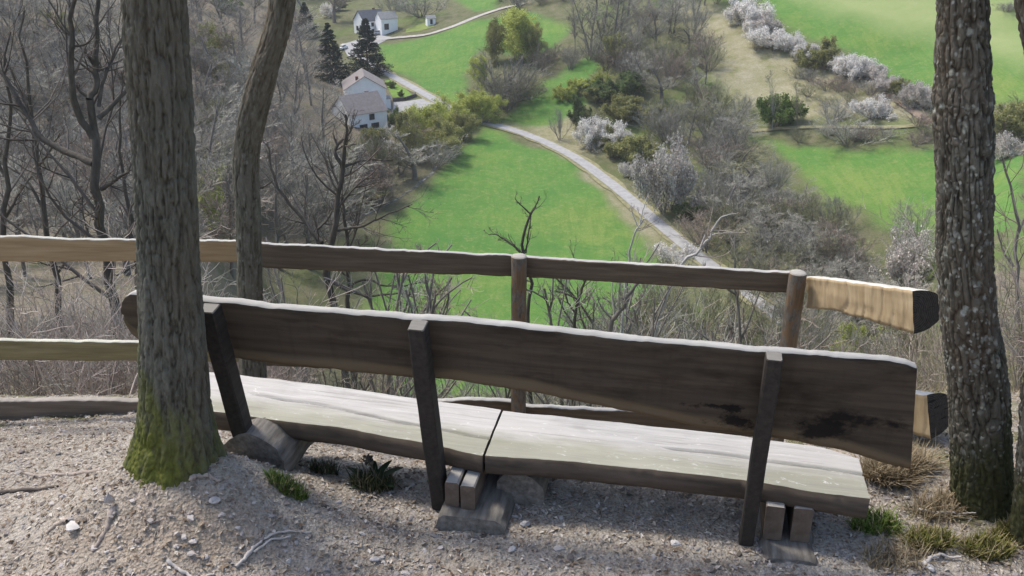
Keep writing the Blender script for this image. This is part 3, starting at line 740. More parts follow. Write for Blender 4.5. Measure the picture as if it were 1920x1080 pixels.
fill([(1470, 130), (1560, 150), (1700, 200), (1640, 215), (1520, 190)], 12, 17, 22, ['bare_shrub'], (18, 34), (40, 66),
     '{s} {c} {k} on the brown slope below the white hedge', 'brown bushes below the white hedge', ['twig_brown', 'twig_olive', 'twig_mauve'])
fill([(1440, 252), (1760, 255), (1760, 275), (1500, 275)], 7, 18, 30, ['bare_shrub'], (16, 32), (44, 76),
     '{s} {c} {k} on the bank below the footpath', 'bushes on the bank below the footpath', ['twig_olive', 'twig_brown', 'twig_grey'])
fill([(1660, 240), (1760, 235), (1920, 215), (1920, 290), (1760, 280)], 6, 15, 40, ['bare_shrub'], (25, 48), (50, 80),
     '{c} scrub at the footpath by the thick right trunk', 'scrub at the footpath on the right', ['twig_olive', 'twig_grey', 'twig_brown'])
fill([(740, 262), (800, 300), (750, 350), (690, 405), (640, 420), (640, 320)], 20, 7, 24, ['bare_shrub', 'bare_tree', 'leafing_tree'], (45, 85), (50, 85),
     '{s} {c} {k} on the near side of the stream', 'shrubs along the left bank of the stream', ['twig_brown', 'twig_mauve', 'leaf_olive', 'twig_olive'])
fill([(930, -4), (1060, -4), (1060, 20), (1000, 22), (950, 10)], 5, 8, 26, ['bare_shrub', 'bare_tree'], (20, 40), (40, 60),
     '{s} bare {c} bush beyond the top end of the track', 'bushes beyond the track', ['twig_brown', 'twig_mauve'])
fill([(1340, -4), (1410, -4), (1380, 25), (1345, 20)], 3, 9, 22, ['bare_shrub'], (25, 40), (36, 50), 'bare bush at the top of the dry grass slope', 'bushes above the dry slope', ['twig_grey', 'twig_olive'])
# the wood on the left hillside: far, middle and near rows
WOODL = '{s} bare {c} {k} of the wood on the left hillside'
WOODG = 'bare trees of the left hillside wood'
WC = ['twig_mauve', 'twig_plum', 'twig_grey', 'twig_brown', 'twig_mauve', 'twig_plum']
fill([(-60, -60), (560, -60), (640, 30), (600, 90), (620, 150), (560, 200), (-60, 170)], 78, 11, 34, ['bare_tree'], (70, 120), (60, 100), WOODL, WOODG, WC)
fill([(-60, 160), (560, 190), (640, 200), (660, 262), (640, 330), (600, 400), (-60, 380)], 72, 12, 42, ['bare_tree'], (100, 160), (85, 130), WOODL, WOODG, WC)
fill([(-60, 370), (600, 390), (640, 430), (660, 470), (600, 520), (-60, 540)], 36, 13, 55, ['bare_tree'], (150, 240), (120, 190), WOODL, WOODG, WC)

# ------------------------------------------------------------------ the two farms in the valley
MT['render_white'] = plain_mat('white_render', (.86, .86, .85), .85, .06, .8)
MT['roof_grey'] = plain_mat('roof_grey', (.215, .19, .18), .85, .2, 1.6)
MT['roof_slate'] = plain_mat('roof_slate', (.10, .105, .12), .7, .2, 1.6)
MT['roof_pale'] = plain_mat('roof_pale', (.25, .25, .245), .8, .2, 1.6)
MT['frame_white'] = plain_mat('frame_white', (.6, .6, .6), .6, .05)
MT['frame_dark'] = plain_mat('frame_dark', (.09, .06, .05), .7, .1)
MT['pane'] = plain_mat('pane', (.035, .04, .05), .15, .1, 3, .5)
MT['brick'] = plain_mat('chimney_brick', (.16, .09, .07), .9, .2)
MT['dark_door'] = plain_mat('dark_door', (.06, .05, .045), .7, .2)
def slab(acc, pts, th, m=0):
    """a quadrilateral plate with thickness downwards along its normal"""
    P = np.array(pts, float); n = np.cross(P[1] - P[0], P[3] - P[0]); n /= np.linalg.norm(n)
    if n[2] < 0: n = -n
    Q = P - n * th
    acc.add(np.concatenate([P, Q]), [(0, 1, 2, 3), (7, 6, 5, 4), (0, 4, 5, 1), (1, 5, 6, 2), (2, 6, 7, 3), (3, 7, 4, 0)], m=m)
def house(name, label, loc, yaw, L, Wd, h, rh, roof, wins, chim=None, sink=2.5, over=.35, door=None, rows=0):
    """ridge along local x; wins: (face, u, z, w, h, frame); faces f(-y) b(+y) l(-x) r(+x)"""
    r = empty(name, tuple(loc), yaw); tag(r, label, 'house')
    a = Acc(); x, y = L / 2, Wd / 2
    V = [(-x, -y, -sink), (x, -y, -sink), (x, y, -sink), (-x, y, -sink), (-x, -y, h), (x, -y, h), (x, y, h), (-x, y, h), (-x, 0, h + rh), (x, 0, h + rh)]
    a.add(V, [(0, 1, 5, 4), (2, 3, 7, 6), (1, 2, 6, 5), (3, 0, 4, 7)], [(5, 6, 9), (7, 4, 8)])
    obj('wall', a.mesh('house_wall', [MT['render_white']], False), r)
    b = Acc(); k = rh / y; o = over; xe = x + .3
    for s in (-1, 1):
        slab(b, [(-xe, s * (y + o), h - k * o + .14), (xe, s * (y + o), h - k * o + .14), (xe, 0, h + rh + .14), (-xe, 0, h + rh + .14)], .12)
    # rows of tiles standing slightly proud
    ro = obj('roof', b.mesh('house_roof', [MT[roof]], False), r)
    if chim:
        c = Acc(); cx, cy, ch = chim; zt = h + rh - abs(cy) * k
        c.box((cx - .35, cy - .35, zt - .6), (cx + .35, cy + .35, zt + ch)); c.box((cx - .42, cy - .42, zt + ch), (cx + .42, cy + .42, zt + ch + .12))
        obj('chimney', c.mesh('chimney', [MT['brick']], False), ro)
    for f, u, z, w, hh, fm in wins:
        fr = Acc(); pa = Acc(); t = .09
        def bx(acc, u0, z0, u1, z1, d0, d1):
            if f == 'f': acc.box((u0, -y - d1, z0), (u1, -y - d0, z1))
            elif f == 'b': acc.box((u0, y + d0, z0), (u1, y + d1, z1))
            elif f == 'r': acc.box((x + d0, u0, z0), (x + d1, u1, z1))
            else: acc.box((-x - d1, u0, z0), (-x - d0, u1, z1))
        bx(fr, u - w / 2 - t, z - t, u - w / 2, z + hh + t, .002, .06); bx(fr, u + w / 2, z - t, u + w / 2 + t, z + hh + t, .002, .06)
        bx(fr, u - w / 2, z - t, u + w / 2, z, .002, .06); bx(fr, u - w / 2, z + hh, u + w / 2, z + hh + t, .002, .06)
        bx(fr, u - .035, z, u + .035, z + hh, .002, .05)
        bx(pa, u - w / 2, z, u - .036, z + hh, .004, .03); bx(pa, u + .036, z, u + w / 2, z + hh, .004, .03)
        fo = obj('window', fr.mesh('window', [MT[fm]], False), r)
        obj('pane', pa.mesh('pane', [MT['pane']], False), fo)
    if door:
        f, u, w, hh = door; d = Acc()
        if f == 'r': d.box((x + .003, u - w / 2, 0), (x + .05, u + w / 2, hh))
        else: d.box((u - w / 2, -y - .05, 0), (u + w / 2, -y - .003, hh))
        obj('door', d.mesh('door', [MT['dark_door']], False), r)
    return r
def rot(v, a): return np.array([v[0] * math.cos(a) - v[1] * math.sin(a), v[0] * math.sin(a) + v[1] * math.cos(a)])
def house_at(corner_px, corner_local, yaw, zoff=0.0):
    P = march(*corner_px); c = P[:2] - rot(corner_local, yaw); return (c[0], c[1], P[2] + zoff)
# lower farmhouse: front eaves wall faces the camera's right; its front right corner is at px (727, 243)
ya = math.radians(38)
house('farmhouse', 'lower white farmhouse with a grey roof sloping towards the viewer, two low dark windows', house_at((727, 243), (5.2, -4.6), ya), ya, 10.4, 9.2, 5.0, 3.9, 'roof_grey',
      [('f', -1.6, .9, 2.0, 1.2, 'frame_dark'), ('f', 1.7, .9, 2.0, 1.2, 'frame_dark'), ('f', .9, 3.1, 1.3, 1.3, 'frame_dark'), ('r', 0, 1.0, 1.2, 1.3, 'frame_dark'), ('r', 0, 5.6, 1.0, 1.2, 'frame_dark')], (3.0, 1.2, 1.0))
yb = math.radians(102)
house('farmhouse', 'white house with a broad blank gable behind the lower farmhouse roof', house_at((722, 205), (-6.5, -5.0), yb), yb, 13.0, 11.0, 5.6, 3.4, 'roof_grey',
      [('l', 1.5, 3.4, 1.0, 1.2, 'frame_dark'), ('f', -2, 1.2, 1.2, 1.3, 'frame_dark'), ('f', 2.5, 1.2, 1.2, 1.3, 'frame_dark')], (-4.6, 2.0, .9))
yg = math.radians(12)
house('garage', 'small white garage annex with a pale flat roof and a dark doorway by the forecourt', house_at((733, 204), (2.6, -2.4), yg), yg, 5.2, 4.8, 2.7, .25, 'roof_pale', [], None, door=('f', -.4, 2.6, 2.2), over=.2)['category'] = 'garage'
# upper house: gable towards the camera's left, long white front to the right, low wing at its end
yu = math.radians(40)
house('farmhouse', 'upper white house with a dark slate roof and a row of windows along its front', house_at((684, 68), (-4.75, -3.6), yu), yu, 9.5, 7.2, 5.2, 3.3, 'roof_slate',
      [('f', u, z, .95, 1.25, 'frame_dark') for u in (-3.5, -1.2, 1.2, 3.5) for z in (.9, 3.2)] + [('l', 1.2, 1.6, 1.2, 1.5, 'frame_dark')], (2.0, .4, .9))
yw = math.radians(32)
house('house_wing', 'white gabled wing with a pale roof at the right end of the upper house', house_at((746, 56), (3.2, -2.6), yw), yw, 6.4, 5.2, 4.2, 2.1, 'roof_pale',
      [('r', -.9, 1.0, .9, 1.1, 'frame_dark'), ('r', .9, 1.0, .9, 1.1, 'frame_dark'), ('r', 0, 3.9, 1.0, 1.3, 'frame_dark'), ('f', -1.2, .4, 1.6, 1.9, 'frame_dark')])['category'] = 'house'
ys = math.radians(20)
house('garden_shed', 'tiny pale shed with a low gable on the bank above the track', house_at((816, 45), (1.4, -1.2), ys), ys, 3.0, 2.6, 2.0, .9, 'roof_pale', [], None, over=.2, door=('f', 0, .9, 1.7))['category'] = 'shed'
# dark retaining wall round the garden
w0 = [march(*p) for p in [(737, 190), (760, 188), (778, 182), (779, 178)]]
a = Acc()
for p, q in zip(w0[:-1], w0[1:]):
    d = (q - p)[:2]; n = np.array([-d[1], d[0]]) / np.linalg.norm(d) * .18
    z = [p[2] - .6, q[2] - .6, p[2] + .9, q[2] + .9]
    V = [(*(p[:2] + n), z[0]), (*(q[:2] + n), z[1]), (*(q[:2] - n), z[1]), (*(p[:2] - n), z[0]), (*(p[:2] + n), z[2]), (*(q[:2] + n), z[3]), (*(q[:2] - n), z[3]), (*(p[:2] - n), z[2])]
    a.add(V, [(4, 5, 6, 7), (0, 1, 5, 4), (1, 2, 6, 5), (2, 3, 7, 6), (3, 0, 4, 7)])
tag(obj('garden_wall', a.mesh('garden_wall', [plain_mat('dark_stone', (.10, .09, .085), .95, .3, 2)], False)), 'low dark stone wall round the farm garden beside the forecourt', 'wall')
# parked cars
MT['glass_dark'] = plain_mat('car_glass', (.03, .035, .04), .1, .1, 2, .6); MT['tyre'] = plain_mat('tyre', (.025, .025, .025), .9, .1)
MT['rim'] = plain_mat('rim', (.4, .4, .4), .4, .1)
def car(px, py, yaw, paint, label):
    P = march(px, py); r = empty('parked_car', (P[0], P[1], P[2] + .13), yaw); tag(r, label, 'car', 'cars parked at the upper house')
    xs = np.array([-2.05, -1.95, -1.5, -.95, -.2, .5, 1.05, 1.6, 2.0, 2.1])
    top = np.array([.75, .88, .95, .98, 1.0, 1.0, .98, .92, .78, .6]); wd = np.array([.72, .78, .84, .86, .87, .87, .86, .84, .78, .7])
    V = []
    for x, t, w in zip(xs, top, wd): V.append([(x, -w * .92, .28), (x, -w, .5), (x, -w * .97, t - .06), (x, -w * .85, t), (x, w * .85, t), (x, w * .97, t - .06), (x, w, .5), (x, w * .92, .28)])
    V = np.array(V); a = Acc(); a.add(V, grid_quads(len(xs), 8, True), [])
    n0 = len(xs) * 8
    a.add(V[0], [(0, 1, 6, 7), (1, 2, 5, 6), (2, 3, 4, 5)]); a.add(V[-1], [(7, 6, 1, 0), (6, 5, 2, 1), (5, 4, 3, 2)])
    obj('body', a.mesh('car_body', [paint]), r)
    c = Acc(); c.add([(-1.75, -.74, .93), (.95, -.74, .96), (.35, -.60, 1.40), (-1.25, -.60, 1.40), (-1.75, .74, .93), (.95, .74, .96), (.35, .60, 1.40), (-1.25, .60, 1.40)],
          [(0, 1, 2, 3), (5, 4, 7, 6), (1, 5, 6, 2), (4, 0, 3, 7)]); obj('window', c.mesh('car_windows', [MT['glass_dark']], False), r)
    d = Acc(); d.box((-1.25, -.61, 1.395), (.36, .61, 1.45)); obj('roof', d.mesh('car_roof', [paint], False), r)
    for sx in (-1.3, 1.3):
        for sy in (-1, 1):
            w = Acc(); an = np.arange(14) * 2 * math.pi / 14
            ring = lambda rad, yy: np.stack([sx + rad * np.cos(an), np.full(14, yy), .31 + rad * np.sin(an)], 1)
            w.add(np.stack([ring(.2, sy * .88), ring(.31, sy * .87), ring(.31, sy * .66)]), grid_quads(3, 14, True))
            wo_ = obj('wheel', w.mesh('tyre', [MT['tyre']]), r)
            z = Acc(); z.add(np.concatenate([ring(.2, sy * .875), [(sx, sy * .89, .31)]]), None, [(i, (i + 1) % 14, 14) for i in range(14)]); obj('rim', z.mesh('rim', [MT['rim']]), wo_)
    for sy in (-.55, .55):
        h = Acc(); h.box((2.02, sy - .16, .62), (2.10, sy + .16, .76)); obj('headlight', h.mesh('headlight', [MT['frame_white']], False), r)
car(711, 65, math.radians(20), plain_mat('paint_silver', (.45, .45, .46), .35, .03, 2, .5), 'silver car parked in front of the upper house, left of the white one')
car(722, 57, math.radians(20), plain_mat('paint_white', (.72, .72, .72), .35, .03, 2, .5), 'white car parked in front of the upper house, close to its wing')
car(644, 93, math.radians(70), plain_mat('paint_white_b', (.7, .7, .7), .35, .03, 2, .5), 'white car parked by the trees left of the tallest spruce')

# ------------------------------------------------------------------ bare trees close below the ledge, drawn limb by limb
def px_line(pts, Y, r0, r1, rng, wob=.0, dy=0.0):
    """polyline through picture points at distance Y (drifting by dy), resampled smoothly"""
    n = len(pts); W3 = np.array([at_y(p[0], p[1], Y + dy * i / max(1, n - 1)) for i, p in enumerate(pts)])
    t = np.linspace(0, n - 1, 14); P = np.stack([np.interp(t, np.arange(n), W3[:, k]) for k in range(3)], 1)
    Pp = np.pad(P, ((1, 1), (0, 0)), 'edge'); P = .25 * Pp[:-2] + .5 * Pp[1:-1] + .25 * Pp[2:]; P[0], P[-1] = W3[0], W3[-1]
    L = np.linalg.norm(W3[-1] - W3[0])
    P[1:-1] += rng.normal(size=(12, 3)) * L * .006
    return P[None], np.linspace(r0, r1, 14)[None]
def near_tree(label, Y, trunk, limbs, r0, r1, seed, mt='bark_dark', mc='twig_dark', tw=.006, nb=9, nt=5, name='bare_tree', ratio=.42, tl=9):
    rng = np.random.default_rng(seed); tr, cr = Acc(), Acc()
    P, R = px_line(trunk, Y, r0, r1, rng)
    g = float(terrain(P[0, 0, 0], Y)); 
    base = np.array([P[0, 0, 0] + .15, Y, g])
    k = np.linspace(0, 1, 6)[:-1]
    if P[0, 0, 2] > g + .2:
        pre = base[None] * (1 - k[:, None]) + P[0, 0][None] * k[:, None]; pre[0, 2] -= .3
        P = np.concatenate([pre[None], P], 1); R = np.concatenate([r0 * (1.25 - .25 * k)[None], R], 1)
    tube_batch(P - base, R, 8, tr)
    allp, allr = [P[:, -14:]], [R[:, -14:]]
    for pts, a0, a1, dy in limbs:
        p, r = px_line(pts, Y, a0, a1, rng, dy=dy); tube_batch(p - base, r, 6, tr); allp.append(p); allr.append(r)
    AP, AR = np.concatenate(allp), np.concatenate(allr)
    L1, r1_ = spawn(AP, AR, nb, rng, .25, 1, .8, ratio, 6, .08, .14, .45, .35, tw, .3)
    L2, r2_ = spawn(L1, r1_, nt, rng, .15, 1, .7, .5, 5, .08, .16, .6, .4, tw * .7, .3)
    L3, r3_ = spawn(L2, r2_, 3, rng, .2, 1, .6, .5, 4, .06, .16, .7, .5, tw * .55, .3)
    for l, r, s in ((L1, r1_, 4), (L2, r2_, 3), (L3, r3_, 3)): tube_batch(l - base, r, s, cr)
    root = empty(name, tuple(base)); tag(root, label, 'tree')
    obj('trunk', tr.mesh('near_trunk', [MT[mt]]), root); obj('crown', cr.mesh('near_crown', [MT[mc]]), root)
near_tree('dark bare tree with a wide low limb, left of the thick mossy trunk', 14.0,
  [(238, 745), (230, 690), (222, 618), (206, 536), (194, 440), (188, 380), (178, 315), (178, 259), (168, 185)],
  [([(168, 185), (181, 160), (178, 111), (180, 74), (186, -20)], .055, .03, .3), ([(174, 258), (141, 207), (130, 122), (133, 37), (141, -20)], .06, .028, -.4),
   ([(175, 306), (148, 293), (111, 281), (74, 259), (44, 207), (22, 155), (-8, 125)], .06, .03, .8), ([(185, 222), (215, 193), (243, 163), (262, 130)], .045, .02, .5),
   ([(191, 354), (215, 338), (243, 320)], .04, .012, -.5), ([(166, 182), (150, 172), (143, 160)], .03, .01, 0), ([(185, 200), (196, 140), (215, 95), (240, 50)], .03, .012, .6)], .10, .058, 201, nb=8)
near_tree('slender bare tree at the far left behind the fence', 17.0, [(122, 650), (117, 618), (105, 517), (84, 400), (67, 315), (63, 259), (58, 190), (50, 100), (46, 20)],
  [([(84, 400), (60, 350), (30, 320), (-10, 300)], .035, .012, .5), ([(67, 315), (90, 290), (112, 250)], .03, .01, -.5), ([(105, 517), (140, 470), (165, 430)], .03, .01, .5)], .075, .015, 202, nb=8)
near_tree('thin bare tree at the left edge of the thick mossy trunk', 19.0, [(262, 560), (256, 500), (249, 447), (241, 408), (232, 340), (228, 260), (226, 180)],
  [([(249, 447), (225, 400), (205, 380)], .03, .01, .5), ([(232, 340), (250, 300), (262, 250)], .03, .01, .3)], .07, .02, 203, nb=7)
near_tree('bare tree at the far left edge of the picture', 15.0, [(20, 640), (14, 520), (5, 420), (8, 330), (18, 250), (12, 150), (20, 60)],
  [([(5, 420), (30, 370), (60, 330)], .035, .012, .5), ([(8, 330), (-10, 290), (-30, 240)], .03, .01, .3)], .07, .012, 204, nb=8)
near_tree('forked bare tree behind the fence rail in the middle left', 18.0, [(640, 640), (632, 590), (612, 540), (612, 505), (623, 453), (633, 407), (635, 357), (643, 313)],
  [([(643, 313), (627, 287), (633, 270), (653, 253), (662, 235)], .05, .02, .3), ([(643, 313), (647, 273), (651, 250), (648, 215)], .05, .018, -.3), ([(646, 312), (670, 302), (693, 300), (737, 300)], .035, .012, .6),
   ([(604, 455), (587, 437), (563, 403), (540, 380), (510, 340), (508, 300), (500, 270)], .05, .018, .8), ([(595, 430), (612, 415), (628, 385)], .03, .012, .3), ([(510, 340), (490, 355), (478, 350)], .02, .008, .2),
   ([(614, 520), (640, 540), (693, 557), (747, 547), (775, 552)], .04, .014, -.5), ([(630, 433), (680, 425), (713, 407), (773, 383)], .035, .01, -.5)], .085, .048, 205, nb=8)
near_tree('second thin bare tree right beside the forked one', 18.6, [(655, 640), (653, 573), (652, 500), (652, 440), (643, 400), (640, 370)],
  [([(652, 543), (667, 527), (693, 523), (720, 538), (767, 537), (813, 522)], .035, .012, -.6), ([(652, 440), (664, 420), (672, 395)], .02, .008, .3), ([(652, 500), (665, 470), (690, 450)], .02, .008, .4)], .06, .025, 206, nb=8)
near_tree('young dark bare tree rising behind the middle fence post', 9.0, [(988, 660), (990, 590), (996, 540), (988, 500), (978, 473), (980, 440), (996, 405), (1002, 390)],
  [([(1000, 395), (1008, 378), (1012, 368)], .010, .004, .05), ([(995, 402), (985, 392), (973, 382), (966, 372)], .010, .004, -.1), ([(976, 472), (953, 453), (930, 438), (916, 440)], .012, .004, .15), ([(986, 475), (992, 430), (996, 405)], .010, .006, .1)], .022, .012, 207, tw=.003, nb=5, nt=3, ratio=.3)
near_tree('pale leaning branch with forked tips in front of the lane end', 10.5, [(1225, 640), (1250, 540), (1283, 490), (1310, 470), (1327, 447), (1340, 425), (1353, 407)],
  [([(1327, 447), (1340, 438), (1373, 437)], .010, .004, .1), ([(1353, 407), (1368, 402), (1382, 400)], .008, .004, .0), ([(1310, 470), (1318, 450), (1322, 440)], .010, .005, .1)], .022, .010, 208, mt='bark_pale', mc='twig_pink', tw=.003, nb=4, nt=3, ratio=.28, name='sapling')
near_tree('pale thin sapling standing up against the lane', 11.0, [(1165, 640), (1170, 560), (1180, 480), (1187, 440), (1200, 418), (1210, 410)],
  [([(1200, 418), (1205, 395), (1216, 363)], .010, .004, .1), ([(1196, 425), (1186, 400), (1182, 385)], .008, .004, .1)], .018, .008, 209, mt='bark_pale', mc='twig_pink', tw=.003, nb=4, nt=3, ratio=.28, name='sapling')
near_tree('curved grey sapling under the top rail right of the middle post', 8.5, [(1140, 660), (1143, 607), (1155, 590), (1170, 580), (1173, 557), (1190, 540), (1205, 515)],
  [([(1173, 570), (1160, 545), (1165, 520)], .014, .005, .1), ([(1150, 600), (1130, 580), (1120, 560)], .012, .005, .1)], .028, .014, 210, mt='bark_far', mc='twig_mauve', tw=.0035, nb=6, nt=4, name='sapling')
near_tree('dark twisted sapling left of the curved grey one', 8.8, [(1070, 680), (1076, 610), (1083, 560), (1095, 535), (1104, 505)],
  [([(1083, 560), (1060, 550), (1040, 545)], .012, .005, .1), ([(1080, 590), (1064, 565), (1050, 520)], .012, .005, .1)], .020, .010, 211, tw=.0035, nb=6, nt=4, name='sapling')
# thicket tops just below the edge
rg = random.Random(31)
for i in range(22):
    px = rg.uniform(560, 1480); Y = rg.uniform(7.5, 17)
    top = rg.uniform(470, 610) if px > 760 else rg.uniform(430, 560)
    if 770 < px < 1060: top = rg.uniform(545, 620)
    a_ = at_y(px, top, Y); B = np.array([a_[0], Y, float(terrain(a_[0], Y))])
    cm = rg.choice(['twig_grey', 'twig_brown', 'twig_mauve', 'twig_pink'])
    plant('sapling', B, px, top, None, f'thin bare {CN[cm]} sapling on the steep slope just behind the fence', 'tree', 'saplings behind the fence', crown=cm, trunk='bark_far')
for i in range(18):
    px = rg.uniform(900, 1500); Y = rg.uniform(12, 26); top = rg.uniform(545, 640) + (30 if px < 1100 else 0)
    a_ = at_y(px, top, Y); B = np.array([a_[0], Y, float(terrain(a_[0], Y))])
    plant('thicket_shrub', B, px, top, None, 'brown-grey twiggy bush on the slope under the rails', 'shrub', 'twiggy bushes on the slope behind the fence', crown=rg.choice(['twig_pink', 'twig_olive', 'twig_grey', 'twig_pink']), H=max(2.0, min(4.5, a_[2] - B[2])))
for i in range(38):
    px = rg.uniform(1100, 1530); Y = rg.uniform(26, 75); top = rg.uniform(500, 600) + max(0, 1180 - px) * .6
    a_ = at_y(px, top, Y); B = np.array([a_[0], Y, float(terrain(a_[0], Y))]); cm = rg.choice(['twig_brown', 'twig_olive', 'twig_grey', 'twig_olive', 'twig_mauve'])
    hh = a_[2] - B[2]
    if hh > 1.5: plant('bare_shrub' if hh < 7 else 'bare_tree', B, px, top, rg.uniform(110, 190), f'{CN[cm]} bare crown filling the slope under the right half of the top rail', 'tree', 'bare crowns on the slope under the right rails', crown=cm)
# brush on the near left and near right slopes
for i in range(80):
    Y = 5.6 + 26 * rg.random() ** 1.7
    x = -Y * rg.uniform(.30, .68)
    B = np.array([x, Y, float(terrain(x, Y))])
    cm = rg.choice(['twig_pink', 'twig_pink', 'twig_mauve', 'twig_brown'])
    plant('thicket_shrub', B, 0, 0, None, f'{CN[cm]} twiggy bush of the brush behind the left rails', 'shrub', 'brush behind the left rails', crown=cm, H=rg.uniform(.5, 1.3) * (1 + Y * .02))
for i in range(30):
    Y = 5.0 + 22 * rg.random() ** 1.5
    x = Y * rg.uniform(.46, .72)
    B = np.array([x, Y, float(terrain(x, Y))])
    plant('thicket_shrub', B, 0, 0, None, 'pale twiggy bush of the brush right of the thick right trunk', 'shrub', 'brush behind the right trunk', crown=rg.choice(['twig_pink', 'twig_brown', 'twig_grey', 'twig_olive']), H=rg.uniform(.5, 1.3) * (1 + Y * .02))
near_tree('thin twiggy sapling at the right edge of the picture', 7.0, [(1915, 640), (1905, 560), (1900, 500), (1912, 430), (1895, 360), (1880, 300)],
  [([(1900, 500), (1880, 470), (1870, 430)], .012, .005, .1), ([(1908, 440), (1925, 400), (1935, 360)], .01, .004, .1)], .018, .008, 212, mt='bark_far', mc='twig_brown', tw=.003, nb=6, nt=4, name='sapling')

# ------------------------------------------------------------------ the trees that frame the bench
def bark_trunk(name, label, edges, Y, mat, style, amp, seed, top=8.5, nth=150, nz=620, flare=0.0, lobes=5, sink=.25, limbs=True, crown_from=.5):
    E_ = []
    for py, xl, xr in edges:
        a, b = at_y(xl, py, Y), at_y(xr, py, Y); E_.append(((a[0] + b[0]) / 2, (a[2] + b[2]) / 2, (b[0] - a[0]) / 2 * (.985 if style == 'plate' else .95)))
    E_ = np.array(sorted(E_, key=lambda q: q[1]))
    x0, z0, r0 = E_[0]; zt = E_[-1, 1]
    sl = (E_[-1, 0] - E_[-2, 0]) / (E_[-1, 1] - E_[-2, 1])
    zs = np.concatenate([[z0 - sink], E_[:, 1], [zt + 1.5, top]])
    xs = np.concatenate([[x0], E_[:, 0], [E_[-1, 0] + sl * .9, E_[-1, 0] + sl * 2.0]]); rs = np.concatenate([[r0 * 1.12], E_[:, 2], [E_[-1, 2] * .9, E_[-1, 2] * .35]])
    Z = np.concatenate([np.linspace(z0 - sink, zt + .1, nz - 60), np.linspace(zt + .1, top, 61)[1:]])
    k = np.ones(41) / 41
    def sm(v): 
        f = np.interp(Z, zs, v); g = np.convolve(np.pad(f, 20, 'edge'), k, 'valid'); return g
    cx, R = sm(xs), sm(rs)
    cy = Y + .02 * np.sin(Z * 2.1 + seed)
    t = np.linspace(0, 2 * math.pi, nth, endpoint=False)
    ZZ, TT = np.meshgrid(Z, t, indexing='ij')
    RR = R[:, None] * (1 + .07 * vn(np.cos(TT) * 1.3, np.sin(TT) * 1.3, ZZ * 2.6 + seed) + .025 * vn(np.cos(TT) * 3, np.sin(TT) * 3, ZZ * 5 + seed))
    if flare:
        g = np.exp(-np.clip(ZZ - z0, 0, 9) / .13)
        RR = RR * (1 + flare * g * (.35 + .65 * np.cos(lobes * TT + 2.2 * vn(np.cos(TT), np.sin(TT), seed)) ** 2))
    bx, by = np.cos(TT) * R[:, None], np.sin(TT) * R[:, None]
    wv = .25 * vn(bx * 12, by * 12, ZZ * 6 + 50)
    if style == 'furrow':
        n = np.abs(vn(bx * 52 + wv, by * 52 + wv, ZZ * 7.5 + seed)) * 1.3 + np.abs(vn(bx * 105, by * 105 + wv, ZZ * 22 + seed)) * .95
        f = np.clip(n, 0, 1)
    else:
        n = np.minimum(np.abs(vn(bx * 62 + 2 * wv, by * 62 + 2 * wv, ZZ * 13 + seed)) * 2.1, np.abs(vn(bx * 45, by * 45 + wv, ZZ * 30 + 7 + seed)) * 3.0 + .25)
        f = np.clip(n, 0, 1)
    f = .78 * f + .22 * np.clip(.5 + vn(bx * 190, by * 190, ZZ * 80), 0, 1)
    RR = RR + amp * (f - .7)
    V = np.stack([cx[:, None] + RR * np.cos(TT), cy[:, None] + RR * np.sin(TT), ZZ], -1)
    base = np.array([x0, Y, z0])
    me = mesh(name + '_trunk', V - base, grid_quads(nz, nth, True)[:, ::-1] if False else grid_quads(nz, nth, True), None, True, [MT[mat]])
    at = me.attributes.new('furrow', 'FLOAT', 'POINT'); at.data.foreach_set('value', f.reshape(-1).astype(np.float32))
    root = empty(name, tuple(base)); tag(root, label, 'tree'); obj('trunk', me, root)
    if limbs:
        rng = np.random.default_rng(seed); tr, cr = Acc(), Acc()
        P = np.stack([cx, cy, Z], 1)[None, ::20] - base; Rr = R[None, ::20]
        i0 = int(np.argmax(P[0, :, 2] > 3.2)); P, Rr = P[:, i0:], Rr[:, i0:]
        L1, r1 = spawn(P, Rr, 11, rng, .15, 1, .75, .5, 7, .08, .12, .5, .3, .012, .5)
        L2, r2 = spawn(L1, r1, 7, rng, .2, 1, .7, .45, 5, .08, .14, .5, .4, .005, .4)
        L3, r3 = spawn(L2, r2, 6, rng, .1, 1, .7, .5, 4, .08, .16, .5, .5, .003, .4)
        tube_batch(L1, r1, 6, cr); tube_batch(L2, r2, 4, cr); tube_batch(L3, r3, 3, cr)
        obj('crown', cr.mesh(name + '_crown', [MT['bark_dark']]), root)
    return root
bark_trunk('tree', 'thick straight tree with furrowed bark and mossy foot, left end of the bench',
  [(0, 230, 355), (100, 236, 358), (200, 243, 363), (300, 247, 363), (400, 251, 366), (500, 255, 372), (600, 258, 378), (700, 259, 387), (760, 258, 394), (800, 256, 402), (850, 246, 414), (890, 234, 428), (915, 222, 440)],
  3.10, 'bark_big', 'furrow', .013, 301, flare=.30, lobes=5, nth=300, nz=900)
bark_trunk('tree', 'slim crooked tree leaning to the right behind the left end of the bench',
  [(0, 505, 558), (50, 498, 552), (100, 477, 534), (150, 463, 521), (190, 452, 512), (230, 444, 500), (260, 437, 492), (300, 435, 484), (340, 434, 486), (400, 440, 488), (500, 443, 490), (560, 443, 492), (690, 448, 500), (800, 450, 506)],
  4.42, 'bark_mid', 'furrow', .008, 302, nth=170, nz=620, sink=.5)
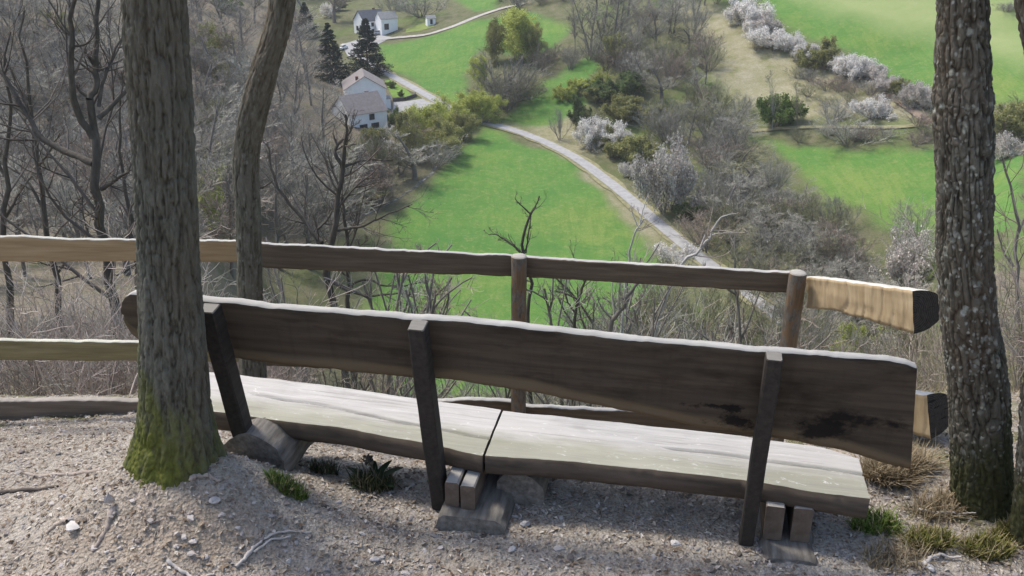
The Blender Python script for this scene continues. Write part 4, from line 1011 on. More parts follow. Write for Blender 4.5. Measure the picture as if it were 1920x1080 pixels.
bark_trunk('tree', 'thick lichen-spotted tree with scaly bark at the right end of the bench',
  [(0, 1755, 1850), (100, 1752, 1850), (180, 1744, 1855), (250, 1745, 1857), (330, 1752, 1856), (420, 1755, 1856), (500, 1757, 1860), (600, 1764, 1868), (660, 1772, 1880), (720, 1780, 1889), (800, 1787, 1895), (880, 1790, 1899), (950, 1791, 1906), (995, 1784, 1918)],
  3.22, 'bark_right', 'plate', .013, 303, flare=.12, lobes=4, nth=280, nz=900)
bark_trunk('tree', 'mossy trunk cut off by the right edge of the picture',
  [(-40, 1898, 1990), (40, 1912, 2000), (200, 1950, 2030), (400, 1965, 2045), (560, 1955, 2035), (700, 1918, 2000), (850, 1908, 1992), (1050, 1898, 1994)],
  2.98, 'bark_right', 'plate', .012, 304, nth=110, nz=420, limbs=False)

# ------------------------------------------------------------------ the bench
def stain(M, c):
    n = M.noise((2.3, 6, 6), 4, .65); s = M.ramp(n, [(.52, 0.0), (.68, .75)])
    c = M.mix(s, c, (.022, .017, .012))
    v = M.noise((26, 2.2, 8), 4, .6); c = M.mix(M.ramp(v, [(.54, 0.0), (.72, .22)]), c, (.03, .023, .017))
    lo = M.attr('low'); c = M.mix(M.ramp(lo, [(.035, .75), (.06, 0.0)]), c, (.17, .125, .075))
    xyz = M.sep(); w1 = M.math('MULTIPLY', M.math('SUBTRACT', M.noise((7, 9, 7), 5, .7), .5), .34)
    for sx, sy, kx, ky, rad in ((1.49, .60, .8, 1.5, .10), (1.60, .67, .55, 2.2, .09), (1.20, .595, .8, 1.8, .075), (1.12, .66, .5, 3.0, .05)):
        a_ = M.math('POWER', M.math('MULTIPLY', M.math('SUBTRACT', xyz[0], sx), kx), 2.0); b_ = M.math('POWER', M.math('MULTIPLY', M.math('SUBTRACT', xyz[1], sy), ky), 2.0)
        d_ = M.math('ADD', M.math('SQRT', M.math('ADD', a_, b_)), w1)
        c = M.mix(M.ramp(d_, [(rad * .45, .92), (rad, 0.0)]), c, (.010, .008, .007))
    return c
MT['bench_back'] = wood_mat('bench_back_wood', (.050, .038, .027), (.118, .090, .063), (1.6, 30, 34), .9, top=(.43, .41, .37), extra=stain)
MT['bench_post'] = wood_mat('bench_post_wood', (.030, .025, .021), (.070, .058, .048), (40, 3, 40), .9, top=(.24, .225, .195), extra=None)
def algae(M, c):
    y = M.sep()[1]; n = M.noise((3.5, 9, 9), 5, .7); n2 = M.noise((1.6, 1.6, 1.6), 3)
    # the half of the seat under the backrest stays damp and carries a green film
    f = M.math('ADD', M.math('MULTIPLY', y, 5.0), M.math('MULTIPLY', n, -.9))
    g = M.ramp(f, [(.10, 1.0), (.62, 0.0)])
    c = M.mix(M.math('MULTIPLY', g, .8), c, M.ramp(n2, [(.3, (.23, .225, .15)), (.7, (.33, .32, .235))]))
    sc = M.noise((9, 26, 12), 6, .75, 'O', 1.6)
    c = M.mix(M.ramp(sc, [(.60, 0.0), (.68, .8)]), c, (.74, .71, .67))
    st = M.noise((1.4, 60, 20), 5, .7); c = M.mix(M.ramp(st, [(.34, .6), (.46, 0.0)]), c, (.24, .22, .20))
    bl = M.noise((4, 5, 4), 4, .6); return M.mix(M.ramp(bl, [(.56, 0.0), (.72, .45)]), c, (.30, .275, .25))
MT['seat_top'] = wood_mat('seat_weathered', (.39, .37, .335), (.58, .555, .515), (2.2, 38, 38), .75, extra=algae, bump=.5)
MT['seat_side'] = wood_mat('seat_bark_side', (.055, .042, .032), (.17, .13, .095), (4, 20, 26), .9)
MT['stone_log'] = wood_mat('base_log_wood', (.09, .08, .066), (.33, .30, .26), (40, 6, 40), .95, bump=1.0)
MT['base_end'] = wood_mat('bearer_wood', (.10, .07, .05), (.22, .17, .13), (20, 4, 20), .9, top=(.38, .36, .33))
EX = Vector((.98119955, -.19299595, 0)); NB = Vector((-.19299595, -.98119955, 0)); UP = Vector((0, 0, 1))     # along the bench, towards the viewer, up
B0 = Vector((-.3124, 3.2553, 0))
def frame(o, x, y, z):
    M = Matrix.Identity(4)
    for i, v in enumerate((x, y, z)): M[0][i], M[1][i], M[2][i] = v
    M.translation = o; return M
bench = empty('bench', tuple(B0)); tag(bench, 'long rustic wooden bench of split logs seen from behind, standing between the two thick trees', 'bench')
def child(name, me, parent, M, root):
    o = obj(name, me, parent); o.matrix_basis = Matrix.Translation(-Vector(root.location)) @ M if parent == root else M
    return o
def plank(s, top, bot, thick, mats, nf=14, nb=12, power=.45, rough=.0025, seed=0, face_noise=None, end_idx=1, side_idx=0):
    """long piece in local coords: x along, y from bottom edge to top edge on the flat face (z = 0); the back bulges to z = -thick.
    flat face looks along +z"""
    n = len(s); V = np.zeros((n, nf + nb, 3))
    u = np.linspace(0, 1, nf); ph = np.linspace(0, math.pi, nb + 2)[1:-1]
    top = np.asarray(top) + rough * vn(s * 14, seed + .5) + rough * .6 * vn(s * 45, seed + 1.5)
    bot = np.asarray(bot) + rough * vn(s * 12, seed + 2.5) + rough * .6 * vn(s * 40, seed + 3.5)
    for i in range(nf):
        y = bot + (top - bot) * u[i]; z = rough * .8 * vn(s * 9, y * 22, seed + 9.1) + rough * .5 * vn(s * 5, y * 80, seed + 4.2)
        if face_noise is not None: z = z + face_noise(s, y)
        V[:, i, 0] = s; V[:, i, 1] = y; V[:, i, 2] = z
    mid, half = (top + bot) / 2, (top - bot) / 2
    for j in range(nb):
        cc, sn = math.cos(ph[j]), math.sin(ph[j])
        V[:, nf + j, 0] = s; V[:, nf + j, 1] = mid + half * np.sign(cc) * abs(cc) ** power
        V[:, nf + j, 2] = -thick * sn ** power + rough * vn(s * 8, j * 1.0, seed)
    a = Acc(); m = nf + nb; q = grid_quads(n, m, True)
    col = np.tile(np.arange(m), n - 1); flat = col < nf - 1
    a.V.append(V.reshape(-1, 3)); a.n = n * m
    a.Q.append(q[flat][:, ::-1]); a.QM.append(np.zeros(flat.sum())); a.Q.append(q[~flat][:, ::-1]); a.QM.append(np.full((~flat).sum(), side_idx))
    for e, sg in ((0, 1), (n - 1, -1)):
        ring = V[e]; c = ring.mean(0)
        inner = c + (ring - c) * .55 + np.array([sg * -.002, 0, 0]); k = a.n
        a.add(np.concatenate([ring, inner, [c]]), [(i, (i + 1) % m, m + (i + 1) % m, m + i) for i in range(m)], [(m + i, m + (i + 1) % m, 2 * m) for i in range(m)], m=end_idx)
    return a
# backrest: local x along the bench, y up the reclined back, z towards the viewer
kk = .16 / .95
WV = (UP + NB * kk).normalized(); FN = EX.cross(WV).normalized()
sB = np.concatenate([np.linspace(-1.31, -1.24, 10)[:-1], np.linspace(-1.24, 1.80, 260), np.linspace(1.80, 1.835, 5)[1:]])
topB = np.interp(sB, [-1.31, -1.295, -1.27, -1.24, -.9, -.5, 0, .13, .8, 1.2, 1.74, 1.80, 1.835], [.86, .90, .93, .948, .948, .938, .946, .951, .931, .931, .937, .93, .915])
botB = np.interp(sB, [-1.31, -1.295, -1.27, -1.24, -.97, -.84, -.47, -.06, .09, .42, .83, 1.04, 1.32, 1.56, 1.835], [.80, .75, .725, .705, .687, .668, .661, .659, .667, .644, .589, .552, .539, .513, .445])
MB = frame(B0 - NB * .045, EX, WV, FN)
bk = plank(sB, topB, botB, .07, None, 22, 12, .45, .004, 3.0, lambda s, y: -.007 * np.exp(-((y - (np.interp(s, sB, botB) + .045 + .012 * vn(s * 3, 8.8))) / .006) ** 2) * (s < 1.2)
           - .011 * np.exp(-((y - (.622 + .006 * vn(s * 9, 1.1))) / .0045) ** 2) * ss(s, 1.58, 1.68) - .006 * np.exp(-((y - (.80 + .012 * vn(s * 5, 4.1))) / .004) ** 2) * ss(s, -.6, -.5) * ss(-s, -.25, -.05) - .006 * np.exp(-((y - (.76 + .012 * vn(s * 5, 6.1))) / .004) ** 2) * ss(s, .45, .55) * ss(-s, -1.1, -.95))
bme = bk.mesh('bench_backrest', [MT['bench_back'], MT['bench_back']])
lowv = np.full(len(bme.vertices), 1.0); nbk = len(sB) * 34; co = np.zeros(len(bme.vertices) * 3); bme.vertices.foreach_get('co', co); co = co.reshape(-1, 3)
lowv = co[:, 1] - np.interp(co[:, 0], sB, botB) + .25 * (1 - ss(co[:, 0], -.3, .0)) * 0 + .010 * vn(co[:, 0] * 5, 2.2)
co[:, 0] += (.016 - .07 * (co[:, 1] - .443) / .48) * ss(co[:, 0], 1.1, 1.835); bme.vertices.foreach_set('co', co.ravel().astype(np.float32)); bme.update()
atl = bme.attributes.new('low', 'FLOAT', 'POINT'); atl.data.foreach_set('value', np.maximum(lowv, 0).astype(np.float32))
child('backrest', bme, bench, MB, bench)
# seats: local x along, y away from the viewer's side to the far side, z up
def seat(s0, s1, zl, zr, rear, front, seed, crack):
    s = np.linspace(s0, s1, 170)
    r_ = np.interp(s, [q[0] for q in rear], [q[1] for q in rear]); f_ = np.interp(s, [q[0] for q in front], [q[1] for q in front])
    A = B0 + EX * 0; tilt = (zr - zl) / (s1 - s0)
    X = (EX + UP * tilt).normalized(); Yv = -NB; Z = X.cross(Yv).normalized()
    o = B0 + UP * (zl - tilt * s0)
    def fn(ss_, y):
        c = np.interp(ss_, [q[0] for q in crack], [q[1] for q in crack]) + .004 * vn(ss_ * 9, seed + 2)
        on = ss(ss_, crack[0][0], crack[0][0] + .1) 
        return -.022 * np.exp(-((y - c) / .008) ** 2) * on - .012 * ss(y, f_.max() - .05, f_.max() + .03)
    p = plank(s, f_, r_, .115, None, 60, 18, .34, .0035, seed, fn, side_idx=1)
    child('seat', p.mesh('bench_seat', [MT['seat_top'], MT['seat_side']]), bench, frame(o, X, Yv, Z), bench)
seat(-1.36, .196, .325, .282, [(-1.36, .02), (-.97, .045), (-.46, .05), (-.06, .02), (.19, -.015)], [(-1.36, .36), (-1.17, .385), (-1.1, .39), (-.7, .40), (-.16, .37), (.2, .365)], 11.0, [(-1.0, .235), (-.6, .215), (-.2, .16), (.196, .125)])
seat(.206, 1.735, .282, .27, [(.2, -.012), (.58, .02), (1.25, .03), (1.6, .0), (1.735, .0)], [(.2, .365), (.54, .375), (1.28, .375), (1.60, .34), (1.735, .285)], 23.0, [(.9, .20), (1.3, .20), (1.735, .17)])
# back posts
def post(s, H, w, d, lean_s, z0=0.0, seed=0):
    a = Acc(); n = 24; h = np.linspace(-.12, H, n)
    V = []
    for q in h:
        j = .002 * vn(q * 9, seed, np.arange(8) * 3.1)
        ww, dd = w / 2, d / 2; b = .006
        V.append(np.array([(-ww + b, -dd, q), (ww - b, -dd, q), (ww, -dd + b, q), (ww, dd - b, q), (ww - b, dd, q), (-ww + b, dd, q), (-ww, dd - b, q), (-ww, -dd + b, q)]) + np.stack([j, j[::-1], 0 * j], 1))
    V = np.array(V); a.add(V, grid_quads(n, 8, True))
    cap = V[-1] * np.array([.9, .9, 1]) + np.array([0, 0, .004]); a.add(np.concatenate([V[-1], cap, cap.mean(0, keepdims=True)]), [(i, (i + 1) % 8, 8 + (i + 1) % 8, 8 + i) for i in range(8)], [(8 + i, 8 + (i + 1) % 8, 16) for i in range(8)])
    zv = (UP + NB * kk + EX * lean_s).normalized(); xv = (EX - zv * EX.dot(zv)).normalized(); yv = zv.cross(xv)
    child('back_post', a.mesh('bench_post', [MT['bench_post']], False), bench, frame(B0 + EX * s + UP * z0 + NB * .004, xv, yv, zv), bench)
post(-.865, .83, .072, .075, -.02, .10, 1); post(.005, .942, .066, .072, -.02, .0, 5); post(1.292, .940, .058, .058, .0, .0, 9)
# supports: logs lying across under the seats, bearers on them
def across_log(s, r, d0, d1, zc, seed, mat, flat=None, name='base_log'):
    n = 30; t = np.linspace(0, 2 * math.pi, n, endpoint=False); y = np.linspace(d0, d1, 30)
    V = np.zeros((30, n, 3))
    for i, q in enumerate(y):
        rr_ = r * (1 + .09 * vn(np.cos(t) * 1.6, np.sin(t) * 1.6, q * 5 + seed) + .05 * vn(np.cos(t) * 5, np.sin(t) * 5, q * 14 + seed)); x, z = rr_ * np.cos(t), rr_ * np.sin(t)
        if flat is not None: z = np.minimum(z, flat + .003 * vn(x * 30, q * 20, seed))
        V[i] = np.stack([x, np.full(n, q) + .012 * np.cos(t + seed) * (1 if i in (0, 29) else 0), z], 1)
    a = Acc(); a.add(V, grid_quads(30, n, True)[:, ::-1])
    for e in (0, 29):
        ring = V[e]; c = ring.mean(0, keepdims=True); a.add(np.concatenate([ring, c]), None, [(i, (i + 1) % n, n) for i in range(n)])
    child(name, a.mesh(name, [MT[mat]], flat is None), bench, frame(B0 + EX * s + UP * zc, EX, -NB, UP), bench)
def bearer(s, w, d0, d1, z0, z1, mat, name='bearer', seed=0):
    a = Acc(); b = .006; n = 8; V = []
    for y in np.linspace(d0, d1, n):
        j = .002 * vn(y * 11, seed, np.arange(8) * 2.7)
        V.append(np.array([(-w / 2 + b, y, z0), (w / 2 - b, y, z0), (w / 2, y, z0 + b), (w / 2, y, z1 - b), (w / 2 - b, y, z1), (-w / 2 + b, y, z1), (-w / 2, y, z1 - b), (-w / 2, y, z0 + b)]) + np.stack([j, 0 * j, j[::-1]], 1))
    V = np.array(V); a.add(V, grid_quads(n, 8, True)[:, ::-1])
    for e in (0, n - 1): a.add(np.concatenate([V[e], V[e].mean(0, keepdims=True)]), None, [(i, (i + 1) % 8, 8) for i in range(8)])
    child(name, a.mesh(name, [MT[mat]], False), bench, frame(B0 + EX * s, EX, -NB, UP), bench)
across_log(-.82, .15, -.07, .30, .15, 2.0, 'stone_log')
bearer(.082, .060, -.10, .38, .072, .190, 'base_end', seed=1); bearer(.152, .060, -.105, .38, .068, .185, 'base_end', seed=4)
across_log(.17, .155, -.17, .32, -.035, 5.0, 'stone_log', flat=.105)
across_log(.34, .105, .06, .42, .065, 8.0, 'stone_log')
bearer(1.390, .075, -.01, .36, .03, .192, 'base_end', seed=7); bearer(1.500, .075, .0, .36, .03, .19, 'base_end', seed=9)
across_log(1.45, .155, -.12, .34, -.10, 12.0, 'stone_log', flat=.125)

# ------------------------------------------------------------------ the fence of split logs
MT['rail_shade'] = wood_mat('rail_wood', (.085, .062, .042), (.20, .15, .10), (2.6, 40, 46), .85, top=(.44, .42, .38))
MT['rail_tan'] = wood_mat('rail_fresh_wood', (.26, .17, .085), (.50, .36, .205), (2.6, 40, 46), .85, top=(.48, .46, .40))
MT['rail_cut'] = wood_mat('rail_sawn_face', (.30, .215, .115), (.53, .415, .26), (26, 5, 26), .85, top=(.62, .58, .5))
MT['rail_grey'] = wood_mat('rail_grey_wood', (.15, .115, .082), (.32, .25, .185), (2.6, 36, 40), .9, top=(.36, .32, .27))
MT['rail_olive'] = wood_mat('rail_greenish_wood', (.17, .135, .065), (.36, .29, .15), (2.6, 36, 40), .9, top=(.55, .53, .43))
def rings(M, c):
    q = M.sep(); r_ = M.math('SQRT', M.math('ADD', M.math('POWER', q[1], 2.0), M.math('POWER', q[2], 2.0)))
    w_ = M.math('SINE', M.math('ADD', M.math('MULTIPLY', r_, 620.0), M.math('MULTIPLY', M.noise(14, 3), 9.0)))
    c = M.mix(M.ramp(w_, [(.55, 0.0), (.95, .55)]), c, (.13, .098, .07))
    return M.mix(M.ramp(M.noise((4, 70, 9), 3, .6), [(.60, 0.0), (.66, .8)]), c, (.012, .010, .008))
MT['rail_end'] = wood_mat('rail_end_grain', (.03, .023, .018), (.085, .065, .05), (18, 60, 60), .95, extra=rings)
def bark_patch(M, c):
    n = M.noise((16, 16, 7), 4, .6); return M.mix(M.ramp(n, [(.47, 0.0), (.53, .85)]), c, M.ramp(M.noise((60, 60, 20), 4, .7), [(.3, (.06, .052, .042)), (.7, (.20, .18, .15))]))
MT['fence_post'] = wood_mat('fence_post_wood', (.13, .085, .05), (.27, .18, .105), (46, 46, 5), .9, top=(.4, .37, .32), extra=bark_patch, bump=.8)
fence = empty('fence', tuple(at_y(973, 700, 4.7) * np.array([1, 1, 0]) + np.array([0, 0, -.4]))); tag(fence, 'rustic fence of split log rails on round posts along the drop beyond the bench', 'fence')
def rail(A, Bp, mat, topf, botf, thick=.07, seed=0, face=None, n=120, label=None, pw=.62):
    """A, Bp: world ends of the rail's centre line; topf / botf heights above it along 0..1"""
    A, Bp = Vector(A), Vector(Bp); L = (Bp - A).length; X = (Bp - A).normalized()
    side = X.cross(UP).normalized(); Yv = side.cross(X).normalized(); Z = X.cross(Yv)
    s = np.linspace(0, L, n); u = s / L
    f = (lambda q, y: face(q, y)) if face else None
    p = plank(s, np.interp(u, *zip(*topf)), np.interp(u, *zip(*botf)), thick, None, 12, 28, pw, .004, seed, f)
    o = child('rail', p.mesh('fence_rail', [MT[mat], MT['rail_end'] if mat != 'rail_grey' else MT['rail_grey']]), fence, frame(A, X, Yv, Z), fence)
    if label: o['label'] = label
    return o
H0 = .062
c = lambda px, py, Y: at_y(px, py, Y)
rail(c(-140, 466, 4.45), c(446, 472, 4.70), 'rail_tan', [(0, H0), (.3, .072), (.45, .058), (.7, .058), (1, .058)], [(0, -.07), (.4, -.068), (.7, -.06), (1, -.062)], seed=1.2)
rail(c(488, 481, 4.72), c(962, 500, 4.70), 'rail_shade', [(0, .075), (1, .060)], [(0, -.068), (.5, -.066), (1, -.058)], seed=2.7)
rail(c(984, 502, 4.70), c(1486, 531, 4.42), 'rail_shade', [(0, .060), (.5, .056), (1, .054)], [(0, -.056), (1, -.056)], seed=4.9)
rail(c(-140, 656, 4.45), c(446, 662, 4.70), 'rail_olive', [(0, .060), (1, .055)], [(0, -.058), (1, -.058)], seed=6.1, label='greenish middle rail')
rail(c(488, 668, 4.72), c(962, 690, 4.70), 'rail_shade', [(0, .06), (1, .06)], [(0, -.06), (1, -.06)], seed=7.7)
rail(c(984, 692, 4.70), c(1486, 715, 4.42), 'rail_shade', [(0, .06), (1, .06)], [(0, -.06), (1, -.06)], seed=8.3)
rail(c(-140, 768, 4.45), c(300, 772, 4.66), 'rail_grey', [(0, .05), (.35, .058), (.7, .07), (1, .06)], [(0, -.09), (.5, -.07), (.8, -.05), (1, -.045)], .09, seed=9.4, label='grey bottom rail lying on the ground')
rail(c(800, 762, 4.72), c(962, 768, 4.70), 'rail_shade', [(0, .03), (.6, .055), (1, .05)], [(0, -.05), (1, -.05)], seed=10.2)
rail(c(984, 778, 4.70), c(1490, 806, 4.42), 'rail_shade', [(0, .055), (.5, .06), (1, .05)], [(0, -.055), (1, -.055)], seed=11.6)
def gouge(q, y):
    k = q * 15 + 1.1 * vn(q * 6, y * 5, 3.3); fr = k - np.floor(k)
    return -.010 * np.exp(-(np.minimum(fr, 1 - fr) / .045) ** 2) * np.maximum(0, 1.6 * _hash(np.floor(k + .5).astype(np.int64), np.int64(3), np.int64(1)) - .6) + .004 * (fr - .5)
rail(c(1512, 546, 4.38), c(1712, 584, 3.72), 'rail_cut', [(0, .078), (.3, .083), (1, .096)], [(0, -.088), (.3, -.075), (.6, -.085), (1, -.105)], .18, seed=13.1, face=gouge, pw=.95, label='pale sawn end piece of the top rail with a dark cut end')
rail(c(1500, 735, 4.40), c(1741, 780, 3.72), 'rail_cut', [(0, .078), (1, .102)], [(0, -.088), (1, -.112)], .19, seed=15.1, face=gouge, pw=.95, label='pale sawn end piece of the lower rail with a dark cut end')
def fence_post(px, py, Y, d, depth_below, seed, rz):
    T = c(px, py, Y); n = 18; t = np.linspace(0, 2 * math.pi, n, endpoint=False)
    g = float(terrain(T[0], Y)) - .3; h = np.linspace(g, T[2], 26); V = []
    for q in h:
        r = d / 2 * (1 + .04 * vn(np.cos(t) * 4, np.sin(t) * 4, q * 12 + seed) + .06 * vn(np.cos(t) * 1.5, np.sin(t) * 1.5, q * 4 + seed))
        V.append(np.stack([r * np.cos(t), r * np.sin(t), np.full(n, q - T[2])], 1))
    V = np.array(V); a = Acc(); a.add(V, grid_quads(26, n, True))
    cap = V[-1] * np.array([.86, .86, 1]) + np.array([0, 0, .006]); a.add(np.concatenate([V[-1], cap, cap.mean(0, keepdims=True)]), [(i, (i + 1) % n, n + (i + 1) % n, n + i) for i in range(n)], [(n + i, n + (i + 1) % n, 2 * n) for i in range(n)])
    child('post', a.mesh('fence_post', [MT['fence_post']]), fence, Matrix.Translation(Vector(T)), fence)
fence_post(973, 481, 4.66, .088, 0, 2.0, 0); fence_post(1496, 512, 4.36, .088, 0, 6.0, 0)

# ------------------------------------------------------------------ ground litter, stones, sticks, roots, tufts
ICO_V = None
def ico():
    global ICO_V, ICO_F
    p = (1 + 5 ** .5) / 2
    V = np.array([(-1, p, 0), (1, p, 0), (-1, -p, 0), (1, -p, 0), (0, -1, p), (0, 1, p), (0, -1, -p), (0, 1, -p), (p, 0, -1), (p, 0, 1), (-p, 0, -1), (-p, 0, 1)], float)
    ICO_V = V / np.linalg.norm(V[0])
    ICO_F = np.array([(0, 11, 5), (0, 5, 1), (0, 1, 7), (0, 7, 10), (0, 10, 11), (1, 5, 9), (5, 11, 4), (11, 10, 2), (10, 7, 6), (7, 1, 8), (3, 9, 4), (3, 4, 2), (3, 2, 6), (3, 6, 8), (3, 8, 9), (4, 9, 5), (2, 4, 11), (6, 2, 10), (8, 6, 7), (9, 8, 1)])
ico()
def scatter_xy(n, rng, y0=2.3, y1=4.9):
    y = y0 + (y1 - y0) * rng.random(n) ** 1.3; x = (rng.random(n) - .5) * 2 * (1.0 + y * .52); return x, y
rng = np.random.default_rng(77)
gm = Mat('gravel', .95, .15); gm.col(gm.ramp(gm.island(), [(0.0, (.10, .085, .07)), (.3, (.22, .19, .17)), (.7, (.33, .30, .275)), (1.0, (.46, .42, .39))])); MT['gravel'] = gm.m
lm_ = Mat('leaf_litter', .9, .15); lm_.col(lm_.ramp(lm_.island(), [(0.0, (.17, .12, .08)), (.35, (.30, .235, .17)), (.7, (.43, .365, .29)), (1.0, (.58, .53, .46))])); MT['litter'] = lm_.m
x, y = scatter_xy(8500, rng); s = .003 + .0105 * rng.random(len(x)) ** 3.6
sc = np.stack([s * (.8 + .7 * rng.random(len(x))), s * (.8 + .7 * rng.random(len(x))), s * (.45 + .3 * rng.random(len(x)))], 1)
jit = 1 + .28 * rng.normal(size=(len(x), 12, 1))
V = ICO_V[None] * jit * sc[:, None, :]; an = rng.random(len(x)) * 6.283
V = np.stack([V[..., 0] * np.cos(an)[:, None] - V[..., 1] * np.sin(an)[:, None], V[..., 0] * np.sin(an)[:, None] + V[..., 1] * np.cos(an)[:, None], V[..., 2]], -1)
V += np.stack([x, y, ground_z(x, y) + s * .15], 1)[:, None]
F = (ICO_F[None] + (np.arange(len(x)) * 12)[:, None, None]).reshape(-1, 3)
tag(obj('gravel', mesh('gravel', V.reshape(-1, 3), None, F, False, [MT['gravel']])), 'small grey stones and chips scattered over the trodden ground', 'gravel', kind='stuff')
n = 16000; x, y = scatter_xy(n, rng); s = .005 + .010 * rng.random(n)
acc = Acc(); C = np.stack([x, y, ground_z(x, y) + .004], 1)
a_ = rng.random(n) * 6.283; u = np.stack([np.cos(a_), np.sin(a_), .25 * rng.normal(size=n)], 1); v = np.stack([-np.sin(a_), np.cos(a_), .25 * rng.normal(size=n)], 1)
s_ = s[:, None]; w_ = (.25 + .4 * rng.random(n))[:, None]; up_ = np.array([0, 0, 1.0]) * (s * (.2 + .5 * rng.random(n)))[:, None]
V = np.stack([C - u * s_, C - v * s_ * w_ + up_, C + u * s_, C + v * s_ * w_ + up_ * .6], 1)
acc.add(V.reshape(-1, 3), np.arange(n * 4).reshape(n, 4)); tag(obj('leaf_litter', acc.mesh('leaf_litter', [MT['litter']], False)), 'dry pale leaves and bark flakes lying on the ground', 'leaf litter', kind='stuff')
# fallen twigs
n = 420; x, y = scatter_xy(n, rng); L_ = .02 + .07 * rng.random(n) ** 2; an = rng.random(n) * 6.283; tt = np.linspace(-.5, .5, 5)
PX = x[:, None] + np.cos(an)[:, None] * L_[:, None] * tt + .004 * rng.normal(size=(n, 5)); PY = y[:, None] + np.sin(an)[:, None] * L_[:, None] * tt + .004 * rng.normal(size=(n, 5))
acc = Acc(); tube_batch(np.stack([PX, PY, ground_z(PX, PY) + .003], -1), (.0012 + .0018 * rng.random(n))[:, None] * np.linspace(1, .5, 5)[None], 4, acc)
tw_ = Mat('fallen_twigs', .9, .1); tw_.col(tw_.ramp(tw_.island(), [(0.0, (.10, .075, .055)), (.5, (.26, .21, .17)), (1.0, (.48, .44, .39))]))
tag(obj('fallen_twigs', acc.mesh('fallen_twigs', [tw_.m])), 'short dry twigs fallen on the trodden ground', 'twigs', kind='stuff')
# single stones
MT['stone'] = plain_mat('stone', (.40, .375, .36), .9, .35, 40, .2); MT['stone_white'] = plain_mat('stone_white', (.52, .49, .455), .9, .25, 40, .2)
def stone(px, py, w, h, label, mat='stone', seed=0):
    p = at_z(px, py, 0); 
    for _ in range(4): p = at_z(px, py, float(ground_z(p[0], p[1])))
    rg_ = np.random.default_rng(500 + seed); dp = depth_of(p); sx = w * dp / FOC / 2; sz = h * dp / FOC / 2
    V = ICO_V * (1 + .22 * rg_.normal(size=(12, 1))) * np.array([sx, sx * (.45 + .4 * rg_.random()), sz * .8])
    # one subdivision for a chipped, many-faced stone
    ed = {}; VV = list(V); T = []
    def mid(i, j):
        k = (min(i, j), max(i, j))
        if k not in ed: ed[k] = len(VV); VV.append((V[i] + V[j]) / 2 * (1.06 + .10 * rg_.normal()))
        return ed[k]
    for i, j, k in ICO_F:
        a, b, c_ = mid(i, j), mid(j, k), mid(k, i); T += [(i, a, c_), (a, j, b), (c_, b, k), (a, b, c_)]
    o = obj('stone', mesh('stone', np.array(VV), None, T, False, [MT[mat]])); o.location = (p[0], p[1], p[2] + sz * .45); o.rotation_euler = (0, 0, rg_.random() * 6)
    tag(o, label, 'stone')
for i, q in enumerate([(402, 942, 24, 14, 'small flat grey stone in front of the thick mossy trunk'), (495, 1048, 24, 14, 'pale stone near the lower edge, right of a forked stick', 'stone_white'),
  (555, 1020, 18, 14, 'grey stone by the tip of the forked stick'), (541, 1056, 10, 16, 'small white upright stone at the lower left', 'stone_white'), (135, 988, 36, 11, 'white slab-shaped stone on the bare earth left of the thick trunk', 'stone_white'),
  (1266, 1021, 24, 14, 'pale leaf-shaped stone behind the right bench post', 'stone_white'), (122, 935, 22, 14, 'grey-white stone beside the exposed root at the far left'), (680, 1003, 14, 9, 'white pebble left of the middle bench support', 'stone_white'),
  (700, 1052, 20, 12, 'dark stone near the lower edge below the middle post'), (300, 1062, 16, 9, 'small white stone at the bottom left corner', 'stone_white'), (1560, 905, 14, 9, 'pale stone beside the right end of the seat', 'stone_white'),
  (960, 1030, 18, 10, 'pale stone in front of the middle bench support', 'stone_white'), (1700, 935, 14, 10, 'pale stone among the dry grass right of the bench', 'stone_white'), (985, 985, 22, 16, 'grey stone leaning on the middle base log'), (1740, 1062, 34, 16, 'bleached stone at the grass edge, lower right', 'stone_white'),
  (206, 940, 22, 34, 'dark stub-like stone on the mound left of the thick trunk')]): stone(*q, seed=i)
# roots and sticks
MT['root'] = plain_mat('root_bark', (.36, .30, .25), .95, .3, 20, .15); MT['stick'] = plain_mat('stick_wood', (.46, .42, .38), .9, .25, 24, .15); MT['stick_dark'] = plain_mat('stick_dark', (.12, .10, .085), .95, .25, 24, .15)
def on_ground(px, py, lift=0.0):
    p = at_z(px, py, 0)
    for _ in range(5): p = at_z(px, py, float(ground_z(p[0], p[1])))
    p[2] += lift; return p
def ground_line(name, pts, r0, r1, mat, label, cat, lift=.004, sub=()):
    P = np.array([on_ground(*p) for p in pts]); t = np.linspace(0, len(P) - 1, 22); Q = np.stack([np.interp(t, np.arange(len(P)), P[:, k]) for k in range(3)], 1)
    Q[:, :2] += .0022 * rng.normal(size=(22, 2)); Q[:, 2] = ground_z(Q[:, 0], Q[:, 1]) + lift
    acc = Acc(); base = Q[0].copy(); tube_batch((Q - base)[None], np.linspace(r0, r1, 22)[None] * (1 + .15 * rng.normal(size=(1, 22))), 8, acc)
    for sp_ in sub:
        S_ = np.array([on_ground(*p) for p in sp_]); t = np.linspace(0, len(S_) - 1, 12); q2 = np.stack([np.interp(t, np.arange(len(S_)), S_[:, k]) for k in range(3)], 1); q2[:, 2] = ground_z(q2[:, 0], q2[:, 1]) + lift
        tube_batch((q2 - base)[None], np.linspace(r0 * .7, r1, 12)[None], 6, acc)
    o = obj(name, acc.mesh(name, [MT[mat]])); o.location = tuple(base); tag(o, label, cat)
ground_line('root', [(252, 872), (210, 880), (150, 889), (90, 893), (35, 886)], .016, .006, 'root', 'pale exposed root running left from the thick mossy trunk', 'root', .002)
ground_line('root', [(110, 914), (60, 920), (0, 926), (-60, 930)], .005, .014, 'stick_dark', 'dark root sticking in from the left edge of the picture', 'root', .006)
ground_line('root', [(355, 902), (385, 906), (415, 904)], .010, .006, 'root', 'short grey root stub right at the foot of the mossy trunk', 'root', .008)
